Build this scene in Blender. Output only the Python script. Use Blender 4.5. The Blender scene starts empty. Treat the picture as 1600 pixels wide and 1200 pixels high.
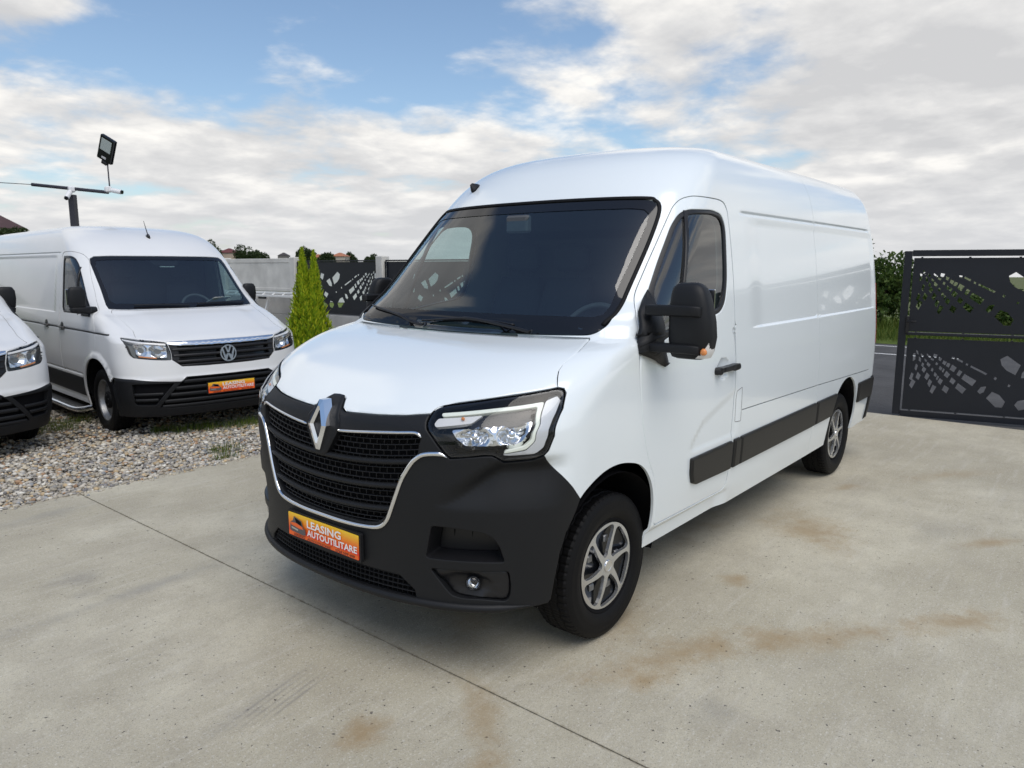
import bpy, math, random
import numpy as np
from mathutils import Vector, Matrix, Euler
from mathutils.geometry import delaunay_2d_cdt
random.seed(7)
RNG = np.random.RandomState(7)
scene = bpy.context.scene
COL = scene.collection
R = math.radians

# ------------------------------------------------------------------ camera
cam_d = bpy.data.cameras.new('camera')
cam = bpy.data.objects.new('camera', cam_d)
COL.objects.link(cam)
cam.location = (2.80, 2.707, 1.74)
cam.rotation_euler = (R(90 - 9.036), 0, R(219.57 - 90))
cam_d.sensor_width = 36
cam_d.lens = 1150 / 1600 * 36
cam_d.clip_start = .05
cam_d.clip_end = 3000
cam_d.dof.use_dof = True
cam_d.dof.focus_distance = 3.7
cam_d.dof.aperture_fstop = 7.0
scene.camera = cam

# ------------------------------------------------------------------ light and sky
SUN_DIR = Vector((.24, .43, .87)).normalized()       # towards the sun, veiled by cloud
sun_el = math.asin(SUN_DIR.z)
sun_az = math.atan2(SUN_DIR.x, SUN_DIR.y)
sun_d = bpy.data.lights.new('sun', 'SUN')
sun_d.energy = 1.5
sun_d.angle = R(50)
sun_d.color = (1, .95, .875)
sun = bpy.data.objects.new('sun', sun_d)
COL.objects.link(sun)
sun.rotation_euler = SUN_DIR.to_track_quat('Z', 'Y').to_euler()
sun.location = (0, 0, 30)

world = bpy.data.worlds.new('World')
scene.world = world
world.use_nodes = True
def build_world():
    nt = world.node_tree
    N, L = nt.nodes, nt.links
    N.clear()
    def nd(t, **k):
        n = N.new(t)
        for a, b in k.items():
            setattr(n, a, b)
        return n
    def mth(op, a, b=None, clamp=False):
        n = nd('ShaderNodeMath', operation=op, use_clamp=clamp)
        for i, v in enumerate((a, b)):
            if v is None:
                continue
            if isinstance(v, (int, float)):
                n.inputs[i].default_value = v
            else:
                L.new(v, n.inputs[i])
        return n.outputs[0]
    def ss(x, a, b, c=0., d=1.):
        n = nd('ShaderNodeMapRange', interpolation_type='SMOOTHSTEP')
        L.new(x, n.inputs[0])
        for i, v in enumerate((a, b, c, d)):
            n.inputs[i + 1].default_value = v
        return n.outputs[0]
    STR = .1
    sky = nd('ShaderNodeTexSky', sky_type='NISHITA', sun_disc=False)
    sky.sun_elevation = sun_el
    sky.sun_rotation = sun_az
    sky.air_density = 1.0
    sky.dust_density = 1.2
    sky.ozone_density = 2.0
    tc = nd('ShaderNodeTexCoord')
    sep = nd('ShaderNodeSeparateXYZ')
    L.new(tc.outputs['Generated'], sep.inputs[0])
    z = sep.outputs['Z']
    zc = mth('ADD', mth('MAXIMUM', z, 0.), .17)
    comb = nd('ShaderNodeCombineXYZ')
    L.new(mth('DIVIDE', sep.outputs['X'], zc), comb.inputs[0])
    L.new(mth('DIVIDE', sep.outputs['Y'], zc), comb.inputs[1])
    comb.inputs[2].default_value = 3.7
    def field(k):
        mp = nd('ShaderNodeVectorMath', operation='SCALE')
        L.new(comb.outputs[0], mp.inputs[0]); mp.inputs['Scale'].default_value = k
        vec = mp.outputs[0]
        def noise(scale, det, rough, dist, off):
            m = nd('ShaderNodeMapping'); m.inputs['Location'].default_value = off
            L.new(vec, m.inputs[0])
            n = nd('ShaderNodeTexNoise')
            for a, b in (('Scale', scale), ('Detail', det), ('Roughness', rough), ('Distortion', dist)):
                n.inputs[a].default_value = b
            L.new(m.outputs[0], n.inputs['Vector'])
            return n.outputs['Fac']
        big = noise(1.25, 10, .55, .15, CLOUD_OFF)
        fine = noise(4.2, 8, .58, .25, (4.1, 7.7, 0))
        return mth('ADD', big, mth('MULTIPLY', mth('SUBTRACT', fine, .5), .34)), fine
    cover, fine = field(1.)
    upper, _ = field(.955)                                         # the same clouds a little nearer the zenith
    bias = ss(z, .0, .40, .19, -.045)
    bias = mth('ADD', bias, ss(z, .66, .84, 0, -.34))              # clear overhead
    def lobe(az, el, w, amt):
        d = Vector((math.cos(R(az)) * math.cos(R(el)), math.sin(R(az)) * math.cos(R(el)), math.sin(R(el))))
        dot = nd('ShaderNodeVectorMath', operation='DOT_PRODUCT')
        L.new(tc.outputs['Generated'], dot.inputs[0])
        dot.inputs[1].default_value = d
        return ss(dot.outputs['Value'], math.cos(R(w)), 1., 0., amt)
    for l in SKY_LOBES:
        bias = mth('ADD', bias, lobe(*l))
    dens = mth('ADD', cover, bias)
    mask = mth('MULTIPLY', ss(dens, .435, .64), ss(z, .80, .93, 1, .12))
    # cloud colour: bright where thin towards the light, grey where thick above
    lit = mth('ADD', mth('MULTIPLY', mth('SUBTRACT', cover, upper), 2.6), mth('MULTIPLY', mth('SUBTRACT', .60, dens), 1.1))
    lit = mth('ADD', lit, mth('ADD', mth('MULTIPLY', mth('SUBTRACT', fine, .5), .5), .52))
    cr = nd('ShaderNodeValToRGB')
    e = cr.color_ramp.elements
    e[0].position, e[0].color = .15, (.49, .492, .50, 1)
    e[1].position, e[1].color = .86, (.78, .762, .73, 1)
    m = e.new(.48); m.color = (.59, .587, .585, 1)
    L.new(lit, cr.inputs[0])
    # thin haze near the horizon
    mixh = nd('ShaderNodeMix', data_type='RGBA')
    L.new(ss(z, .0, .16, .55, .0), mixh.inputs['Factor'])
    L.new(cr.outputs[0], mixh.inputs['A'])
    mixh.inputs['B'].default_value = (.545, .555, .575, 1)
    scl = nd('ShaderNodeVectorMath', operation='SCALE')
    L.new(mixh.outputs['Result'], scl.inputs[0])
    scl.inputs['Scale'].default_value = 1 / STR
    skc = nd('ShaderNodeVectorMath', operation='MULTIPLY')
    L.new(sky.outputs[0], skc.inputs[0])
    skc.inputs[1].default_value = SKY_TINT
    mix = nd('ShaderNodeMix', data_type='RGBA')
    L.new(mask, mix.inputs['Factor'])
    L.new(skc.outputs[0], mix.inputs['A'])
    L.new(scl.outputs[0], mix.inputs['B'])
    bg = nd('ShaderNodeBackground')
    bg.inputs['Strength'].default_value = STR
    L.new(mix.outputs['Result'], bg.inputs['Color'])
    out = nd('ShaderNodeOutputWorld')
    L.new(bg.outputs[0], out.inputs['Surface'])
# azimuth, elevation, half width, cover change
SKY_LOBES = [(232, 18.5, 12, -.16), (244, 15, 8, -.10), (255, 18, 9, .20), (212, 17, 9, .07), (196, 17, 18, .09), (186, 12, 16, .08), (222, 7, 12, .05),
             (268, 33, 20, .40), (300, 72, 24, -.12)]
SKY_TINT = (1.14, 1.16, 1.14)
CLOUD_OFF = (1.3, .4, 0)
build_world()

scene.view_settings.view_transform = 'Standard'
scene.view_settings.look = 'None'
scene.view_settings.gamma = 1
scene.view_settings.use_curve_mapping = False
scene.view_settings.exposure = .40
scene.cycles.max_bounces = 12
scene.cycles.transparent_max_bounces = 24
scene.cycles.use_denoising = True
# ------------------------------------------------------------------ materials
def mat(name, col, rough=.5, metal=0., spec=.5, coat=0., var=None, bump=None, emit=None):
    """Principled material; var = (scale, amount) mottles the colour, bump = (scale, strength) gives grain"""
    m = bpy.data.materials.new(name)
    m.use_nodes = True
    nt = m.node_tree
    b = nt.nodes['Principled BSDF']
    b.inputs['Base Color'].default_value = (*col, 1)
    b.inputs['Roughness'].default_value = rough
    b.inputs['Metallic'].default_value = metal
    b.inputs['Specular IOR Level'].default_value = spec
    b.inputs['Coat Weight'].default_value = coat
    b.inputs['Coat Roughness'].default_value = .03
    if var or bump:
        tc = nt.nodes.new('ShaderNodeTexCoord')
    if var:
        n = nt.nodes.new('ShaderNodeTexNoise')
        n.inputs['Scale'].default_value = var[0]
        n.inputs['Detail'].default_value = 6
        nt.links.new(tc.outputs['Object'], n.inputs['Vector'])
        r = nt.nodes.new('ShaderNodeMapRange')
        r.inputs[1].default_value = .3
        r.inputs[2].default_value = .7
        r.inputs[3].default_value = 1 - var[1]
        r.inputs[4].default_value = 1 + var[1]
        nt.links.new(n.outputs['Fac'], r.inputs[0])
        s = nt.nodes.new('ShaderNodeVectorMath'); s.operation = 'SCALE'
        s.inputs[0].default_value = col
        nt.links.new(r.outputs[0], s.inputs['Scale'])
        nt.links.new(s.outputs[0], b.inputs['Base Color'])
    if bump:
        n = nt.nodes.new('ShaderNodeTexNoise')
        n.inputs['Scale'].default_value = bump[0]
        n.inputs['Detail'].default_value = 4
        nt.links.new(tc.outputs['Object'], n.inputs['Vector'])
        bp = nt.nodes.new('ShaderNodeBump')
        bp.inputs['Strength'].default_value = bump[1]
        bp.inputs['Distance'].default_value = .01
        nt.links.new(n.outputs['Fac'], bp.inputs['Height'])
        nt.links.new(bp.outputs[0], b.inputs['Normal'])
    if emit:
        b.inputs['Emission Color'].default_value = (*emit[0], 1)
        b.inputs['Emission Strength'].default_value = emit[1]
    return m

def glass_mat(name, tint, ior=1.5, refl=1.0):
    """thin sheet glass: what is behind it, tinted, plus a mirror reflection by Fresnel"""
    m = bpy.data.materials.new(name)
    m.use_nodes = True
    nt = m.node_tree
    nt.nodes.clear()
    tr = nt.nodes.new('ShaderNodeBsdfTransparent')
    tr.inputs[0].default_value = (*tint, 1)
    gl = nt.nodes.new('ShaderNodeBsdfGlossy')
    gl.inputs['Roughness'].default_value = .005
    gl.inputs['Color'].default_value = (refl, refl, refl, 1)
    lw = nt.nodes.new('ShaderNodeLayerWeight'); lw.inputs[0].default_value = .5
    pw = nt.nodes.new('ShaderNodeMath'); pw.operation = 'POWER'; pw.inputs[1].default_value = 4.6
    nt.links.new(lw.outputs['Facing'], pw.inputs[0])
    fr = nt.nodes.new('ShaderNodeMapRange')                        # Schlick: two faces of the sheet
    f0 = 2.4 * ((ior - 1) / (ior + 1)) ** 2
    fr.inputs[3].default_value = f0; fr.inputs[4].default_value = .92
    nt.links.new(pw.outputs[0], fr.inputs[0])
    mx = nt.nodes.new('ShaderNodeMixShader')
    out = nt.nodes.new('ShaderNodeOutputMaterial')
    nt.links.new(fr.outputs[0], mx.inputs[0])
    nt.links.new(tr.outputs[0], mx.inputs[1])
    nt.links.new(gl.outputs[0], mx.inputs[2])
    nt.links.new(mx.outputs[0], out.inputs[0])
    return m

MT = dict(
    paint=mat('white_paint', (.775, .825, .84), .15, spec=.5, coat=.6),
    paint2=mat('white_paint_dusty', (.70, .705, .70), .24, coat=.3, var=(1.1, .035)),
    black=mat('black_plastic', (.0092, .0098, .0112), .50, spec=.28, bump=(900, .10)),
    satin=mat('satin_black', (.011, .011, .0125), .34, spec=.4),
    strip=mat('grey_black_strip', (.015, .0145, .014), .45, spec=.35, bump=(700, .1)),
    gloss=mat('gloss_black', (.008, .009, .011), .12, spec=.35),
    rubber=mat('rubber', (.0055, .0055, .006), .58, spec=.16, bump=(400, .12)),
    void=mat('dark_void', (.006, .006, .007), .8, spec=.1),
    liner=mat('cabin_lining', (.17, .18, .18), .85, spec=.2),
    dash=mat('dashboard_plastic', (.075, .08, .088), .65, spec=.3, bump=(300, .1)),
    seat=mat('seat_fabric', (.035, .037, .042), .9, spec=.1, bump=(500, .3)),
    bulk=mat('bulkhead_panel', (.045, .047, .05), .7, spec=.2),
    chrome=mat('chrome', (.82, .83, .85), .05, metal=1),
    silver=mat('machined_silver', (.62, .63, .64), .22, metal=.85),
    steel=mat('grey_steel', (.24, .245, .25), .40, metal=.8, var=(30, .15)),
    brush=mat('brushed_silver', (.62, .63, .64), .36, metal=.2, bump=(260, .15)),
    reflector=mat('lamp_reflector', (.80, .81, .82), .12, metal=1, bump=(30, .28)),
    guide=mat('light_guide', (.84, .87, .76), .25, spec=.6),
    indic=mat('indicator_white', (.70, .69, .67), .22, spec=.6),
    amber=mat('amber_bulb', (.70, .25, .07), .25, spec=.6),
    glass=glass_mat('windscreen_glass', (.66, .80, .80), 1.52),
    sglass=glass_mat('side_glass', (.56, .68, .68), 1.60),
    lens=glass_mat('clear_lens', (.93, .94, .95), 1.28),
    frit=mat('glass_frit', (.006, .006, .007), .04, spec=.55),
    red=mat('red_lens', (.30, .012, .010), .2, spec=.6),
    paper=mat('paper', (.72, .74, .70), .7),
    green=mat('green_print', (.35, .42, .12), .7),
    white=mat('white_print', (.85, .85, .83), .5),
    dkred=mat('dark_red_print', (.10, .012, .008), .5),
    grey=mat('grey_print', (.10, .09, .09), .5),
    concrete=mat('precast_concrete', (.60, .585, .54), .85, spec=.2, var=(2.6, .16), bump=(60, .25)),
    concrete_darker=mat('darker_concrete', (.40, .39, .365), .9, spec=.2, var=(1.8, .2), bump=(60, .3)),  # darker tone for the lower fence plates
    anthracite=mat('anthracite_sheet', (.0095, .0118, .0175), .40, spec=.34, var=(1.5, .12)),
)

# ------------------------------------------------------------------ mesh helpers
class MB:
    """collects pieces (vertices, faces, vertex normals) and links them as one mesh object"""
    def __init__(s):
        s.V, s.F, s.N, s.n = [], [], [], 0
    def add(s, V, F, N=None, smooth=True):
        V = np.asarray(V, float).reshape(-1, 3)
        if N is None:
            if smooth:
                N = np.zeros_like(V)
                for f in F:
                    p = V[list(f)]
                    nn = np.zeros(3)
                    for k in range(1, len(f) - 1):
                        nn += np.cross(p[k] - p[0], p[k + 1] - p[0])
                    for i in f:
                        N[i] += nn
                N /= np.maximum(np.linalg.norm(N, axis=1, keepdims=True), 1e-12)
            else:
                VV, FF, NN = [], [], []
                for f in F:
                    p = V[list(f)]
                    nn = np.zeros(3)
                    for k in range(1, len(f) - 1):
                        nn += np.cross(p[k] - p[0], p[k + 1] - p[0])
                    nn /= max(np.linalg.norm(nn), 1e-12)
                    b = len(VV)
                    VV += list(p); NN += [nn] * len(f)
                    FF.append(tuple(range(b, b + len(f))))
                V, F, N = np.array(VV), FF, np.array(NN)
        s.V.append(V); s.N.append(np.asarray(N))
        s.F += [tuple(int(i) + s.n for i in f) for f in F]
        s.n += len(V)
        return s
    def box(s, c, d, rot=None, off=(0, 0, 0)):
        x, y, z = np.array(d) / 2
        V = np.array([(-x, -y, -z), (x, -y, -z), (x, y, -z), (-x, y, -z), (-x, -y, z), (x, -y, z), (x, y, z), (-x, y, z)])
        if rot is not None:
            V = V @ np.array(rot.to_3x3() if hasattr(rot, 'to_3x3') else rot).T
        V = V + np.array(c) + np.array(off)
        return s.add(V, [(0, 3, 2, 1), (4, 5, 6, 7), (0, 1, 5, 4), (1, 2, 6, 5), (2, 3, 7, 6), (3, 0, 4, 7)], smooth=False)
    def bbox(s, c, d, r=.004, rot=None):
        """box with chamfered edges"""
        x, y, z = np.array(d) / 2
        r = min(r, x * .9, y * .9, z * .9)
        V, idx = [], {}
        for sx in (-1, 1):
            for sy in (-1, 1):
                for sz in (-1, 1):
                    for ax in range(3):
                        p = [sx * (x - r), sy * (y - r), sz * (z - r)]
                        p[ax] = (sx * x, sy * y, sz * z)[ax]
                        idx[sx, sy, sz, ax] = len(V); V.append(p)
        F = []
        def face(k):
            p = np.array([V[i] for i in k]); n = np.cross(p[1] - p[0], p[2] - p[0])
            F.append(tuple(k) if n @ p.mean(0) > 0 else tuple(k[::-1]))
        for ax in range(3):
            o = [a for a in range(3) if a != ax]
            for sg in (-1, 1):
                q = []
                for a, b in ((-1, -1), (1, -1), (1, 1), (-1, 1)):
                    t = [0, 0, 0]; t[ax] = sg; t[o[0]] = a; t[o[1]] = b
                    q.append(idx[t[0], t[1], t[2], ax])
                face(q)
        for ax in range(3):
            o = [a for a in range(3) if a != ax]
            for a in (-1, 1):
                for b in (-1, 1):
                    q = []
                    for sg, k in ((-1, o[0]), (1, o[0]), (1, o[1]), (-1, o[1])):
                        t = [0, 0, 0]; t[ax] = sg; t[o[0]] = a; t[o[1]] = b
                        q.append(idx[t[0], t[1], t[2], k])
                    face(q)
        for sx in (-1, 1):
            for sy in (-1, 1):
                for sz in (-1, 1):
                    face([idx[sx, sy, sz, k] for k in range(3)])
        V = np.array(V)
        if rot is not None:
            V = V @ np.array(rot.to_3x3() if hasattr(rot, 'to_3x3') else rot).T
        return s.add(V + np.array(c), F, smooth=False)
    def loft(s, rings, cap=True, smooth=True, closed=True):
        rings = [np.asarray(r, float) for r in rings]
        n = len(rings[0]); V = np.concatenate(rings); F = []
        for i in range(len(rings) - 1):
            for j in range(n if closed else n - 1):
                a, b = i * n + j, i * n + (j + 1) % n
                F.append((a, b, b + n, a + n))
        if cap:
            F.append(tuple(range(n))[::-1]); F.append(tuple(range((len(rings) - 1) * n, len(rings) * n)))
        return s.add(V, F, smooth=smooth)
    def tube(s, pts, r, n=8, cap=True, radii=None):
        pts = np.asarray(pts, float); rings = []
        T = np.gradient(pts, axis=0); T /= np.linalg.norm(T, axis=1, keepdims=True)
        ref = np.array([0, 0, 1.]) if abs(T[0][2]) < .9 else np.array([1., 0, 0])
        for i, (p, t) in enumerate(zip(pts, T)):
            a = np.cross(t, ref); a /= max(np.linalg.norm(a), 1e-9); b = np.cross(t, a); ref = -np.cross(a, t) if False else ref
            rr = radii[i] if radii is not None else r
            th = np.arange(n) / n * 2 * np.pi
            rings.append(p + rr * (np.cos(th)[:, None] * a + np.sin(th)[:, None] * b))
        V = np.concatenate(rings); F = []
        for i in range(len(rings) - 1):
            for j in range(n):
                a, b = i * n + j, i * n + (j + 1) % n
                F.append((a, a + n, b + n, b))
        s.add(V, F, smooth=True)
        if cap:
            s.add(rings[0], [tuple(range(n))], smooth=False); s.add(rings[-1], [tuple(range(n))[::-1]], smooth=False)
        return s
    def lathe(s, prof, n=48, M=np.eye(3), c=(0, 0, 0), smooth=True):
        """profile of (radius, axial) about local Y"""
        th = np.arange(n) / n * 2 * np.pi
        rings = [np.stack([r * np.cos(th), np.full(n, y), r * np.sin(th)], -1) for r, y in prof]
        V = np.concatenate(rings); F = []
        for i in range(len(prof) - 1):
            for j in range(n):
                a, b = i * n + j, i * n + (j + 1) % n
                F.append((a, b, b + n, a + n))
        return s.add(V @ np.asarray(M).T + np.array(c), F, smooth=smooth)
    def prism(s, poly, h0, h1, frame, holes=(), smooth=False):
        """flat outline (a, b) with holes between heights h0 and h1; frame(a, b, h) -> xyz arrays"""
        V2, T = cdt_region(poly, holes)
        A, B = V2[:, 0], V2[:, 1]
        for h, flip in ((h1, False), (h0, True)):
            P = frame(A, B, np.full(len(A), h))
            s.add(P, [t[::-1] if flip else t for t in T], smooth=False)
        for lp, rev in [(poly, False)] + [(h, True) for h in holes]:
            lp = ccw(np.asarray(lp, float))
            if rev:
                lp = lp[::-1]
            n = len(lp)
            P0 = frame(lp[:, 0], lp[:, 1], np.full(n, h0)); P1 = frame(lp[:, 0], lp[:, 1], np.full(n, h1))
            s.add(np.concatenate([P0, P1]), [(i, (i + 1) % n, n + (i + 1) % n, n + i) for i in range(n)], smooth=smooth)
        return s
    def build(s, name, m, parent=None):
        me = bpy.data.meshes.new(name)
        V = np.concatenate(s.V); N = np.concatenate(s.N)
        me.from_pydata(V.tolist(), [], s.F)
        me.polygons.foreach_set('use_smooth', [True] * len(me.polygons))
        me.normals_split_custom_set_from_vertices(N.tolist())
        me.materials.append(m)
        o = bpy.data.objects.new(name, me)
        COL.objects.link(o)
        o.parent = parent
        return o

def area2(p):
    x, y = p[:, 0], p[:, 1]
    return float(np.sum(x * np.roll(y, -1) - np.roll(x, -1) * y))
def ccw(p):
    return p if area2(p) > 0 else p[::-1]
def in_poly(P, poly):
    x, y = P[:, 0], P[:, 1]
    r = np.zeros(len(P), bool)
    q = np.roll(poly, -1, 0)
    for (x0, y0), (x1, y1) in zip(poly, q):
        if y0 == y1:
            continue
        c = ((y0 > y) != (y1 > y)) & (x < (x1 - x0) * (y - y0) / (y1 - y0) + x0)
        r ^= c
    return r
def resample(p, step, closed=True):
    p = np.asarray(p, float)
    q = np.concatenate([p, p[:1]]) if closed else p
    out = []
    for a, b in zip(q[:-1], q[1:]):
        n = max(1, int(math.ceil(np.linalg.norm(b - a) / step)))
        for k in range(n):
            out.append(a + (b - a) * k / n)
    if not closed:
        out.append(q[-1])
    return np.array(out)
def fillet(p, r, n=4):
    """round the corners of a closed outline; r is one radius or one per corner"""
    p = np.asarray(p, float); out = []
    for i in range(len(p)):
        a, b, c = p[i - 1], p[i], p[(i + 1) % len(p)]
        rr = r[i] if hasattr(r, '__len__') else r
        la, lc = np.linalg.norm(a - b), np.linalg.norm(c - b)
        d = min(rr, .48 * la, .48 * lc)
        if d < 1e-5:
            out.append(b); continue
        u, v = b + (a - b) / la * d, b + (c - b) / lc * d
        for k in range(n + 1):
            t = k / n
            out.append((1 - t) ** 2 * u + 2 * t * (1 - t) * b + t * t * v)
    return np.array(out)
def smooth_path(p, step, closed=False):
    """Catmull-Rom through the points"""
    p = np.asarray(p, float); n = len(p); out = []
    for i in range(n if closed else n - 1):
        p0 = p[i - 1] if (i > 0 or closed) else 2 * p[0] - p[1]
        p1, p2 = p[i], p[(i + 1) % n]
        p3 = p[(i + 2) % n] if (i + 2 < n or closed) else 2 * p[-1] - p[-2]
        k = max(1, int(math.ceil(np.linalg.norm(p2 - p1) / step)))
        for j in range(k):
            t = j / k
            out.append(.5 * (2 * p1 + (p2 - p0) * t + (2 * p0 - 5 * p1 + 4 * p2 - p3) * t * t + (3 * p1 - p0 - 3 * p2 + p3) * t ** 3))
    if not closed:
        out.append(p[-1])
    return np.array(out)
def inset(p, d):
    p = ccw(np.asarray(p, float))
    e = np.roll(p, -1, 0) - p
    e /= np.maximum(np.linalg.norm(e, axis=1, keepdims=True), 1e-9)
    n = np.stack([-e[:, 1], e[:, 0]], -1)
    m = n + np.roll(n, 1, 0)
    m /= np.maximum(np.linalg.norm(m, axis=1, keepdims=True), 1e-6)
    c = np.clip(np.sum(m * n, 1, keepdims=True), .5, 1)
    return p + m / c * d
def cdt_region(outer, holes=(), extra=None, loops=(), eps=1e-6):
    outer = np.asarray(outer, float)
    pts, edges = [], []
    for lp in [outer] + [np.asarray(h, float) for h in holes] + [np.asarray(l, float) for l in loops]:
        b = len(pts); n = len(lp)
        pts += [tuple(q) for q in lp]
        edges += [(b + i, b + (i + 1) % n) for i in range(n)]
    if extra is not None:
        pts += [tuple(q) for q in extra]
    r = delaunay_2d_cdt([Vector(q) for q in pts], edges, [], 0, eps)
    V = np.array([(v.x, v.y) for v in r[0]])
    T = np.array([t for t in r[2]], int).reshape(-1, 3)
    c = V[T].mean(1)
    k = in_poly(c, outer)
    for h in holes:
        k &= ~in_poly(c, np.asarray(h, float))
    T = T[k]
    a = V[T]
    ar = (a[:, 1, 0] - a[:, 0, 0]) * (a[:, 2, 1] - a[:, 0, 1]) - (a[:, 2, 0] - a[:, 0, 0]) * (a[:, 1, 1] - a[:, 0, 1])
    T[ar < 0] = T[ar < 0][:, ::-1]
    T = T[np.abs(ar) > 1e-15]
    return V, [tuple(t) for t in T]
def mirror(pts):
    return [(-u, z) for u, z in pts][::-1]

# ------------------------------------------------------------------ object bookkeeping
def tag(o, label=None, cat=None, group=None, kind=None):
    if label: o['label'] = label
    if cat: o['category'] = cat
    if group: o['group'] = group
    if kind: o['kind'] = kind
    return o
def thing(name, label, cat, loc=(0, 0, 0), rz=0, group=None):
    o = bpy.data.objects.new(name, None)
    o.empty_display_size = .2
    COL.objects.link(o)
    o.location = loc
    o.rotation_euler = (0, 0, rz)
    return tag(o, label, cat, group)
def copy_tree(o, parent=None):
    c = o.copy(); COL.objects.link(c); c.parent = parent
    for ch in [q for q in ALLCH(o)]:
        copy_tree(ch, c)
    return c
def ALLCH(o):
    return [q for q in bpy.data.objects if q.parent == o]
def text_mesh(body, size, bold=.0):
    cu = bpy.data.curves.new('lettering', 'FONT')
    cu.body = body; cu.size = size; cu.offset = bold; cu.resolution_u = 2
    ob = bpy.data.objects.new('lettering', cu)
    COL.objects.link(ob)
    dg = bpy.context.evaluated_depsgraph_get()
    me = ob.evaluated_get(dg).to_mesh()
    V = np.array([v.co[:] for v in me.vertices]); F = [tuple(p.vertices) for p in me.polygons]
    ob.evaluated_get(dg).to_mesh_clear()
    bpy.data.objects.remove(ob); bpy.data.curves.remove(cu)
    return V, F
# ------------------------------------------------------------------ vehicle skin: plan outlines stacked over height
def pchip(xs, ys):
    xs = np.array(xs, float); ys = np.array(ys, float); h = np.diff(xs); d = np.diff(ys) / h
    m = np.zeros(len(xs)); m[0] = d[0]; m[-1] = d[-1]
    for i in range(1, len(xs) - 1):
        if d[i - 1] * d[i] > 0:
            w1 = 2 * h[i] + h[i - 1]; w2 = h[i] + 2 * h[i - 1]
            m[i] = (w1 + w2) / (w1 / d[i - 1] + w2 / d[i])
    def f(x):
        x = np.clip(np.asarray(x, float), xs[0], xs[-1])
        i = np.clip(np.searchsorted(xs, x) - 1, 0, len(h) - 1)
        t = (x - xs[i]) / h[i]; t2 = t * t; t3 = t2 * t
        return (2 * t3 - 3 * t2 + 1) * ys[i] + (t3 - 2 * t2 + t) * h[i] * m[i] + (-2 * t3 + 3 * t2) * ys[i + 1] + (t3 - t2) * h[i] * m[i + 1]
    return f
def sst(a, b, x):
    t = np.clip((x - a) / (b - a), 0, 1)
    return t * t * (3 - 2 * t)

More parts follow.
